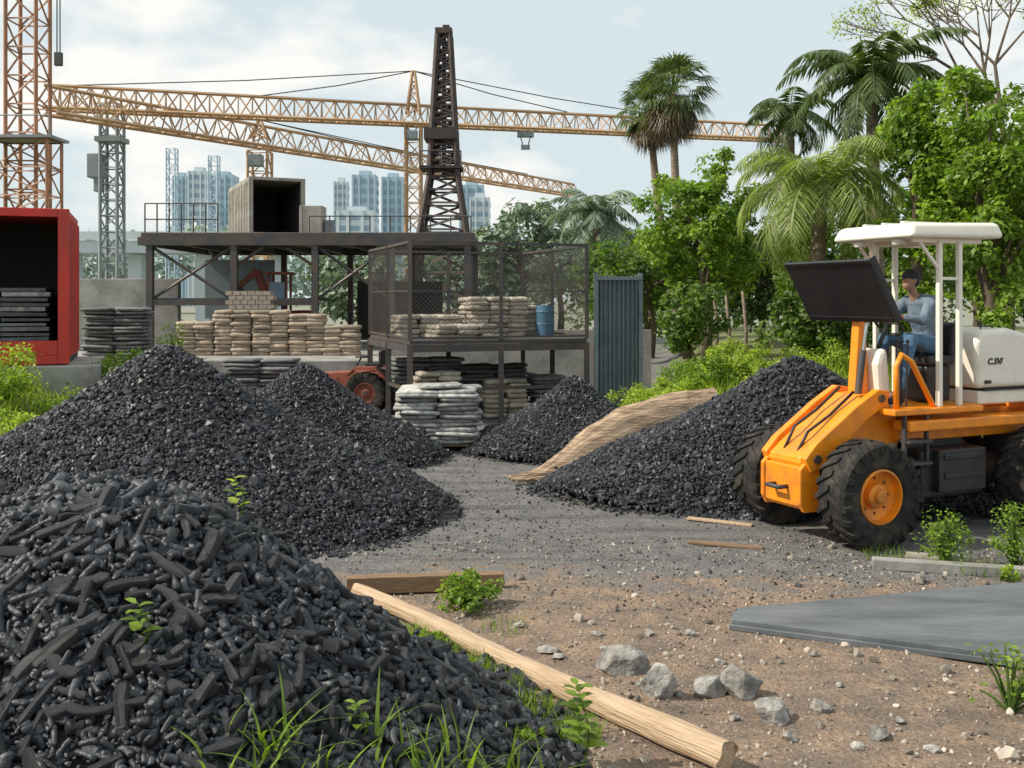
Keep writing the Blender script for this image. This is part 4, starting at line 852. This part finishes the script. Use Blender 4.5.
# ------------------------------------------------------------ orange loader
LO=(3.575,11.51,0);LR=math.atan2(-.42,-.907)
ld=thing('wheel_loader','orange wheel loader with a cream canopy and a raised black bucket at the right','loader',LO,LR)
for c in ((0,.725,.59),(0,-.725,.59),(-2.75,.725,.59),(-2.75,-.725,.59)): wheel(ld,c,.59,.43,M_orange)
def B(name,m,fn,bevel=.015,smooth=False,seg=2):
    mb=MB();fn(mb);return mb.build(name,m,ld,bevel=bevel,smooth=smooth,seg=seg)
B('front_axle',M_steel,lambda q:(q.tube([(0,-.55,.59),(0,.55,.59)],.1,12),q.sph((0,0,.59),.2)),0,True)
B('rear_axle',M_steel,lambda q:(q.tube([(-2.75,-.55,.59),(-2.75,.55,.59)],.1,12),q.sph((-2.75,0,.59),.2)),0,True)
FB=[(.34,.36),(.56,.36),(.62,.46),(.62,.84),(.5,.94),(.34,.94)]
B('front_bracket',M_orange,lambda q:(q.prism(FB,-.34,-.28),q.prism(FB,.28,.34),q.box((.57,0,.64),(.06,.555,.44)),q.box((.46,0,.42),(.22,.555,.06)),q.box((.46,0,.9),(.2,.555,.05))))
B('tow_pin',M_steel,lambda q:q.tube([(.6,-.1,.62),(.72,-.1,.62),(.72,.1,.62),(.6,.1,.62)],.025,8),0,True)
# solid sloping front frame running from the bracket up to the cab floor
B('front_frame',M_orange,lambda q:q.prism([(.54,.82),(.56,.95),(.4,1.08),(-.1,1.42),(-.42,1.6),(-.72,1.62),(-.78,1.4),(-.9,1.3),(-.9,1.0),(-.2,1.0),(.3,.8)],-.27,.27),.03)
for s_ in(-1,1):
    B('lift_arm',M_orange,lambda q:q.prism([(.5,.8),(.58,.96),(.42,1.12),(-.15,1.5),(-.48,1.68),(-.66,1.66),(-.6,1.5),(-.3,1.34),(.3,.86)],s_*.33-.05,s_*.33+.05),.012)
    B('arm_pin',M_steel,lambda q:(q.tube([(.42,s_*.37,.95),(.42,s_*.4,.95)],.05,12),q.tube([(-.52,s_*.37,1.58),(-.52,s_*.4,1.58)],.045,12)),0)
B('chassis',M_orange,lambda q:(q.box((-2.15,0,1.18),(2.7,.72,.24)),q.box((-2.1,.5,1.27),(2.8,.26,.12)),q.box((-2.1,-.5,1.27),(2.8,.26,.12))),.02)
B('cab_floor',M_orange,lambda q:q.box((-1.2,0,1.43),(1.4,1.2,.07)),.015)
B('engine_block',M_black,lambda q:(q.box((-1.45,0,.85),(.95,.6,.5)),q.box((-1.45,.4,.7),(1.0,.3,.55))),.03)
B('rear_ballast',M_black,lambda q:q.box((-3.25,0,.9),(.5,.7,.4)),.03)
B('battery_box',M_black,lambda q:(q.box((-1.5,.6,.74),(.75,.1,.48)),q.box((-1.5,.655,.9),(.6,.03,.06)),q.box((-1.5,.655,.68),(.6,.03,.06))),.01)
B('fuel_tank',M_steel,lambda q:q.tube([(-.8,.35,.75),(-.8,-.35,.75)],.2,20),0.02)
B('engine_hood',M_white,lambda q:q.prism([(-1.96,1.64),(-1.92,2.18),(-2.02,2.34),(-2.5,2.36),(-3.1,2.22),(-3.6,2.0),(-3.6,1.64)],-.48,.48),.07,False,4)
B('hood_base',M_white,lambda q:q.box((-2.75,0,1.53),(1.5,.88,.16)),.02)
B('hood_seam',M_black,lambda q:q.box((-2.75,0,1.625),(1.35,.93,.018)),0)
B('rear_counterweight',M_orange,lambda q:q.box((-3.7,0,1.25),(.3,1.1,.5)),.05)
mb=MB()
for k in range(6): mb.box((-3.1,.485,1.75+k*.055),(.4,.02,.025))
mb.build('vent_grille',M_black,ld)
B('hood_latch',M_black,lambda q:q.box((-2.1,.49,1.72),(.1,.025,.04)),.005)
B('hood_handle',M_black,lambda q:q.tube([(-2.2,.3,2.33),(-2.2,.3,2.38),(-2.4,.3,2.385),(-2.4,.3,2.34)],.012,6),0)
fc=bpy.data.curves.new('lettering','FONT');fc.body='C. SV/';fc.size=.105;fc.extrude=.003;fc.shear=.25;fc.offset=.003;fc.space_character=1.0;fc.space_word=.3;fo=bpy.data.objects.new('lettering',fc);C.objects.link(fo)
dg=bpy.context.evaluated_depsgraph_get();me=bpy.data.meshes.new_from_object(fo.evaluated_get(dg));bpy.data.objects.remove(fo)
me.materials.clear();me.materials.append(M_black);o=bpy.data.objects.new('lettering',me);C.objects.link(o);o.parent=ld;o.location=(-2.1,.486,1.93);o.rotation_euler=(PI/2,0,PI)
B('front_console',M_white,lambda q:q.prism([(-.68,1.48),(-.64,1.95),(-.7,2.12),(-.8,2.14),(-.88,1.48)],-.2,.2),.05)
B('console_panel',M_black,lambda q:q.box((-.84,0,2.03),(.04,.3,.18),Matrix.Rotation(R(-8),3,'Y')),.01)
B('side_guard',M_orange,lambda q:q.tube([(-.62,.5,1.46),(-.62,.5,1.95),(-.7,.5,2.08),(-.85,.5,2.0),(-1.2,.5,1.46)],.032,8),0,True)
# one slim mast carries the bucket
B('mast_arm',M_orange,lambda q:(q.prism([(-.42,1.55),(-.5,2.5),(-.6,2.5),(-.64,1.55)],-.06,.06),q.box((-.52,0,2.5),(.08,.6,.08))),.012)
B('tilt_cylinder',M_steel,lambda q:q.tube([(-.36,.18,1.62),(-.44,.18,2.12)],.04,12),0)
B('cylinder_rod',M_chrome,lambda q:q.tube([(-.44,.18,2.12),(-.5,.18,2.48)],.02,10),0)
def buck(q):
    Rm_=Matrix.Rotation(R(30),3,'Y');cc=Vector((-.24,0,2.8))
    def bb(o_,s_): q.box(cc+Rm_@Vector(o_),s_,Rm_)
    bb((0,0,0),(.03,1.38,.8));bb((-.05,.68,0),(.08,.025,.8));bb((-.05,-.68,0),(.08,.025,.8));bb((-.05,0,-.39),(.08,1.33,.025));bb((.02,0,.385),(.035,1.38,.035));bb((.02,0,-.34),(.012,1.33,.03))
B('bucket',M_panel,buck,.006)
B('canopy',M_white,lambda q:q.hexa([Vector(v) for v in ((-2.2,-.66,3.43),(-.7,-.64,3.41),(-.7,.64,3.41),(-2.2,.66,3.43))],[Vector(v) for v in ((-2.16,-.6,3.62),(-.78,-.58,3.58),(-.78,.58,3.58),(-2.16,.6,3.62))]),.06,False,5)
B('canopy_rib',M_white,lambda q:[q.box((-1.47,yy,3.602),(1.1,.06,.03)) for yy in (-.3,0,.3)] and None,.008)
B('canopy_frame',M_white,lambda q:(q.box((-1.45,.46,3.39),(1.1,.05,.05)),q.box((-1.45,-.46,3.39),(1.1,.05,.05)),q.box((-1.3,0,3.39),(.05,.87,.048)),q.box((-1.62,0,3.39),(.05,.87,.048))),.005)
for s_ in(-1,1):
    for lx in(-1.3,-1.62):
        B('canopy_post',M_white,lambda q:q.box((lx,s_*.49,2.42),(.06,.06,1.92)),.012)
    B('post_brace',M_white,lambda q:(q.beam((-1.3,s_*.49,3.05),(-1.0,s_*.47,3.38),.035,.035)),.006)
    B('cross_brace',M_white,lambda q:q.box((-1.46,s_*.49,2.95),(.26,.035,.035)),.006)
DX=.03;DZ=.08
B('seat',M_black,lambda q:(q.box((-1.62,0,1.98),(.46,.5,.12)),q.box((-1.62,0,1.7),(.4,.4,.44))),.04)
B('seat_back',M_black,lambda q:q.box((-1.86,0,2.22),(.09,.46,.42),Matrix.Rotation(R(-6),3,'Y')),.04)
def stw(q):
    c=Vector((-1.0,0,2.42));ax=Vector((-.75,0,.66)).normalized();u=Vector((0,1,0));w=ax.cross(u);pts=[c+(u*math.cos(k*PI/12)+w*math.sin(k*PI/12))*.19 for k in range(25)]
    q.tube(pts,.016,8,cap=False)
    for k in range(3): q.bar(c,c+(u*math.cos(k*2.09)+w*math.sin(k*2.09))*.18,.012,6)
    q.tube([c,(-.82,0,2.08)],.025,8)
B('steering_wheel',M_black,stw,0,True)
for s_ in(-.3,.3):
    B('headlight',M_lamp,lambda q:q.lathe([(.07,0),(.08,.03),(.08,.06)],16,c=(-.86,s_,3.34),axis='Z'),0)
B('step',M_steel,lambda q:(q.box((-.85,.56,1.1),(.35,.18,.03)),q.box((-.85,.56,.85),(.35,.18,.03)),q.box((-1.02,.56,1.1),(.03,.05,.6)),q.box((-.68,.56,1.1),(.03,.05,.6))),0)
for yy,zz in((.12,1.42),(-.1,1.46)): B('hydraulic_hose',M_black,lambda q:q.tube([(.5,yy,.95),(.34,yy+.02,zz-.2),(0,yy,zz-.03),(-.35,yy,zz+.22)],.018,8),0,True)
for yy in(.22,.3,.38): B('lever',M_black,lambda q:(q.tube([(-.9,yy,1.46),(-.92,yy,2.2)],.01,6),q.sph((-.92,yy,2.22),.022,8,6)),0)
# ------------------------------------------------------------ person
ps=thing('person','person in a blue-grey shirt and jeans sitting on the loader seat, leaning forward','person',LO,LR)
def limb(q,pts,rs,n=12):
    q.tube(pts,rs,n)
    for p,r_ in zip(pts,rs): q.sph(p,r_,12,8)
def remesh(o,vox):
    m=o.modifiers.new('r','REMESH');m.mode='VOXEL';m.voxel_size=vox;m.use_smooth_shade=True;s=o.modifiers.new('s','SMOOTH');s.iterations=3;s.factor=.5
def U(x,y,z): return Vector((x+DX,y,z+DZ))
hip=U(-1.66,0,2.08);chest=U(-1.58,0,2.46);neck=U(-1.47,0,2.67);head=U(-1.39,0,2.86)
kn={};el={}
q=MB();limb(q,[hip,U(-1.63,0,2.24),chest,U(-1.53,0,2.59)],[.13,.12,.135,.11]);limb(q,[neck-Vector((0,0,.06)),neck+Vector((.05,0,.09))],[.055,.05])
q.sph(head,(.1,.078,.12),16,12);q.sph(head+Vector((.045,0,-.06)),(.062,.057,.062));q.sph(head+Vector((.104,0,-.012)),(.02,.014,.026));
for s_ in(-1,1): q.sph(head+Vector((-.005,s_*.08,-.005)),(.018,.01,.03));q.sph(head+Vector((.087,s_*.03,.012)),(.014,.02,.012))
q.sph(head+Vector((.09,0,-.058)),(.014,.026,.01))
for s_ in(-1,1):
    sh=U(-1.54,s_*.19,2.6);e_=U(-1.3,s_*.28,2.38);h_=U(-1.07,s_*.18,2.42);el[s_]=(sh,e_,h_)
    limb(q,[sh,e_,h_],[.06,.046,.03])
    pl=h_+Vector((.045,0,.01));q.sph(pl,(.045,.022,.038))
    for f_ in range(4):
        b0=pl+Vector((.02,s_*.012,.03-f_*.019));L_=(.9,1,.95,.78)[f_];a1=b0+Vector((.035*L_,-s_*.004,.0));a2=a1+Vector((.008,-s_*.03*L_,-.004));a3=a2+Vector((-.022*L_,-s_*.012,-.002))
        limb(q,[b0,a1,a2,a3],[.0095,.009,.0085,.007],8)
    limb(q,[pl+Vector((-.01,-s_*.01,.02)),pl+Vector((.015,-s_*.035,.035)),pl+Vector((.04,-s_*.045,.03))],[.012,.010,.008],8)
    k_=U(-1.19,s_*.2,2.15);an=U(-.98,s_*.22,1.58);kn[s_]=(k_,an)
    limb(q,[hip+Vector((0,s_*.09,0)),k_,an],[.085,.058,.042])
    limb(q,[an,an+Vector((.02,0,-.05)),an+Vector((.15,0,-.08))],[.045,.045,.035])
o=q.build('body',M_skin,ps,smooth=True);remesh(o,.0075)
q=MB();limb(q,[hip+Vector((0,0,.02)),U(-1.65,0,2.26),chest,U(-1.54,0,2.57)],[.16,.155,.165,.13],16)
for s_ in(-1,1):
    sh,e_,h_=el[s_];limb(q,[U(-1.55,s_*.06,2.6),sh,e_,e_.lerp(h_,.8)],[.1,.082,.066,.048],14)
    q.sph(chest+Vector((-.01,s_*.07,.04)),(.12,.12,.15))
o=q.build('shirt',M_shirt,ps,smooth=True);remesh(o,.012)
q=MB()
for s_ in(-1,1):
    k_,an=kn[s_];limb(q,[hip+Vector((0,s_*.08,-.01)),hip.lerp(k_,.5)+Vector((0,s_*.045,.0)),k_,k_.lerp(an,.5),an+Vector((-.01,0,.02))],[.13,.108,.086,.074,.064],14)
o=q.build('jeans',M_jeans,ps,smooth=True);remesh(o,.012)
for s_ in(-1,1):
    k_,an=kn[s_];q=MB();limb(q,[an,an+Vector((.01,0,-.08))],[.056,.056]);limb(q,[an+Vector((-.02,0,-.125)),an+Vector((.09,0,-.13)),an+Vector((.19,0,-.14))],[.055,.05,.038]);o=q.build('boot',M_hat,ps,smooth=True);remesh(o,.01)
q=MB();q.sph(head+Vector((-.012,0,.045)),(.11,.092,.09),16,10);q.add([head+Vector(v) for v in ((.05,-.075,.045),(.05,.075,.045),(.17,.05,.035),(.17,-.05,.035),(.05,-.075,.057),(.05,.075,.057),(.17,.05,.045),(.17,-.05,.045))],[(0,3,2,1),(4,5,6,7),(0,1,5,4),(1,2,6,5),(2,3,7,6),(3,0,4,7)]);q.build('cap',M_hat,ps,smooth=True)
q=MB();q.sph(head+Vector((-.037,0,-.02)),(.085,.084,.08),14,10);q.build('hair',M_hat,ps,smooth=True)
# ------------------------------------------------------------ small red tractor
x=G(350,24.3);t=thing('small_tractor','small rusty red tractor parked left of the caged platform','tractor',(x,24.3,0),PI*.96)
for c,r_,w_ in (((.75,.5,.34),.34,.22),((.75,-.5,.34),.34,.22),((-.55,.55,.5),.5,.28),((-.55,-.55,.5),.5,.28)): wheel(t,c,r_,w_,M_redr,16)
MB().prism([(-.9,.55),(-.9,.95),(-.2,1.0),(.95,.92),(1.05,.8),(1.05,.5)],-.25,.25).build('body',M_redr,t,bevel=.03)
MB().box((-.6,0,1.12),(.35,.4,.12)).box((-.8,0,1.3),(.08,.4,.35)).build('seat',M_black,t,bevel=.02)
for s_ in(-1,1):
    MB().prism([(-1.1,.8),(-.8,1.12),(-.3,1.12),(-.1,.9),(-.3,1.05),(-.78,1.05)],s_*.55-.15,s_*.55+.15).build('fender',M_redr,t)
    MB().beam((.2,s_*.35,.8),(1.5,s_*.35,.55),.08,.12).build('loader_arm',M_redr,t)
mb=MB();mb.tube([(-.1,0,1.0),(-.28,0,1.3)],.02,6);mb.lathe([(.16,0),(.17,.02),(.16,.04)],16,c=(-.3,0,1.3),axis='Z');mb.build('steering_wheel',M_black,t)
MB().prism([(1.4,.2),(1.95,.15),(1.95,.2),(1.5,.28),(1.48,.7),(1.4,.75)],-.6,.6).build('bucket',M_redr,t)
# ------------------------------------------------------------ light, sky, camera
sund=Vector((-.8,-.12,.74)).normalized();el_=math.asin(sund.z);az=math.atan2(sund.x,sund.y)
sl=bpy.data.lights.new('sun','SUN');sl.energy=5.0;sl.angle=R(.7);sl.color=(1,.91,.77);so=bpy.data.objects.new('sun',sl);C.objects.link(so);so.rotation_euler=(-sund).to_track_quat('-Z','Y').to_euler()
w=bpy.data.worlds.new('World');S.world=w;w.use_nodes=True;nt=w.node_tree;N=nt.nodes;L=nt.links;bg=N['Background']
sky=N.new('ShaderNodeTexSky');sky.sky_type='NISHITA';sky.sun_disc=False;sky.sun_elevation=el_;sky.sun_rotation=az;sky.dust_density=2.0;sky.air_density=1.0
tc=N.new('ShaderNodeTexCoord');mp=N.new('ShaderNodeMapping');mp.inputs['Scale'].default_value=(1,1,2.2);mp.inputs['Location'].default_value=(.35,0,.2);L.new(tc.outputs['Generated'],mp.inputs[0])
nz=N.new('ShaderNodeTexNoise');nz.inputs['Scale'].default_value=5.0;nz.inputs['Detail'].default_value=10;nz.inputs['Roughness'].default_value=.5;L.new(mp.outputs[0],nz.inputs['Vector'])
rp=N.new('ShaderNodeValToRGB');rp.color_ramp.elements[0].position=.5;rp.color_ramp.elements[0].color=(0,0,0,1);rp.color_ramp.elements[1].position=.62;rp.color_ramp.elements[1].color=(.85,.85,.85,1);L.new(nz.outputs['Fac'],rp.inputs[0])
hzm=N.new('ShaderNodeMix');hzm.data_type='RGBA';hzm.inputs[0].default_value=.84;L.new(sky.outputs[0],hzm.inputs[6]);hzm.inputs[7].default_value=(8.1,9.2,9.5,1)
mx=N.new('ShaderNodeMix');mx.data_type='RGBA';L.new(rp.outputs[0],mx.inputs[0]);L.new(hzm.outputs[2],mx.inputs[6]);mx.inputs[7].default_value=(11.0,10.7,10.1,1);L.new(mx.outputs[2],bg.inputs[0]);bg.inputs[1].default_value=.096
cam=bpy.data.cameras.new('camera');co=bpy.data.objects.new('camera',cam);C.objects.link(co);co.location=(0,0,H);co.rotation_euler=(PI/2,0,0)
cam.sensor_width=36;cam.lens=36*1000/1024;cam.shift_y=-84/1024;cam.clip_end=5000;cam.clip_start=.05;S.camera=co
S.view_settings.view_transform='Standard';S.view_settings.look='None';S.view_settings.exposure=0
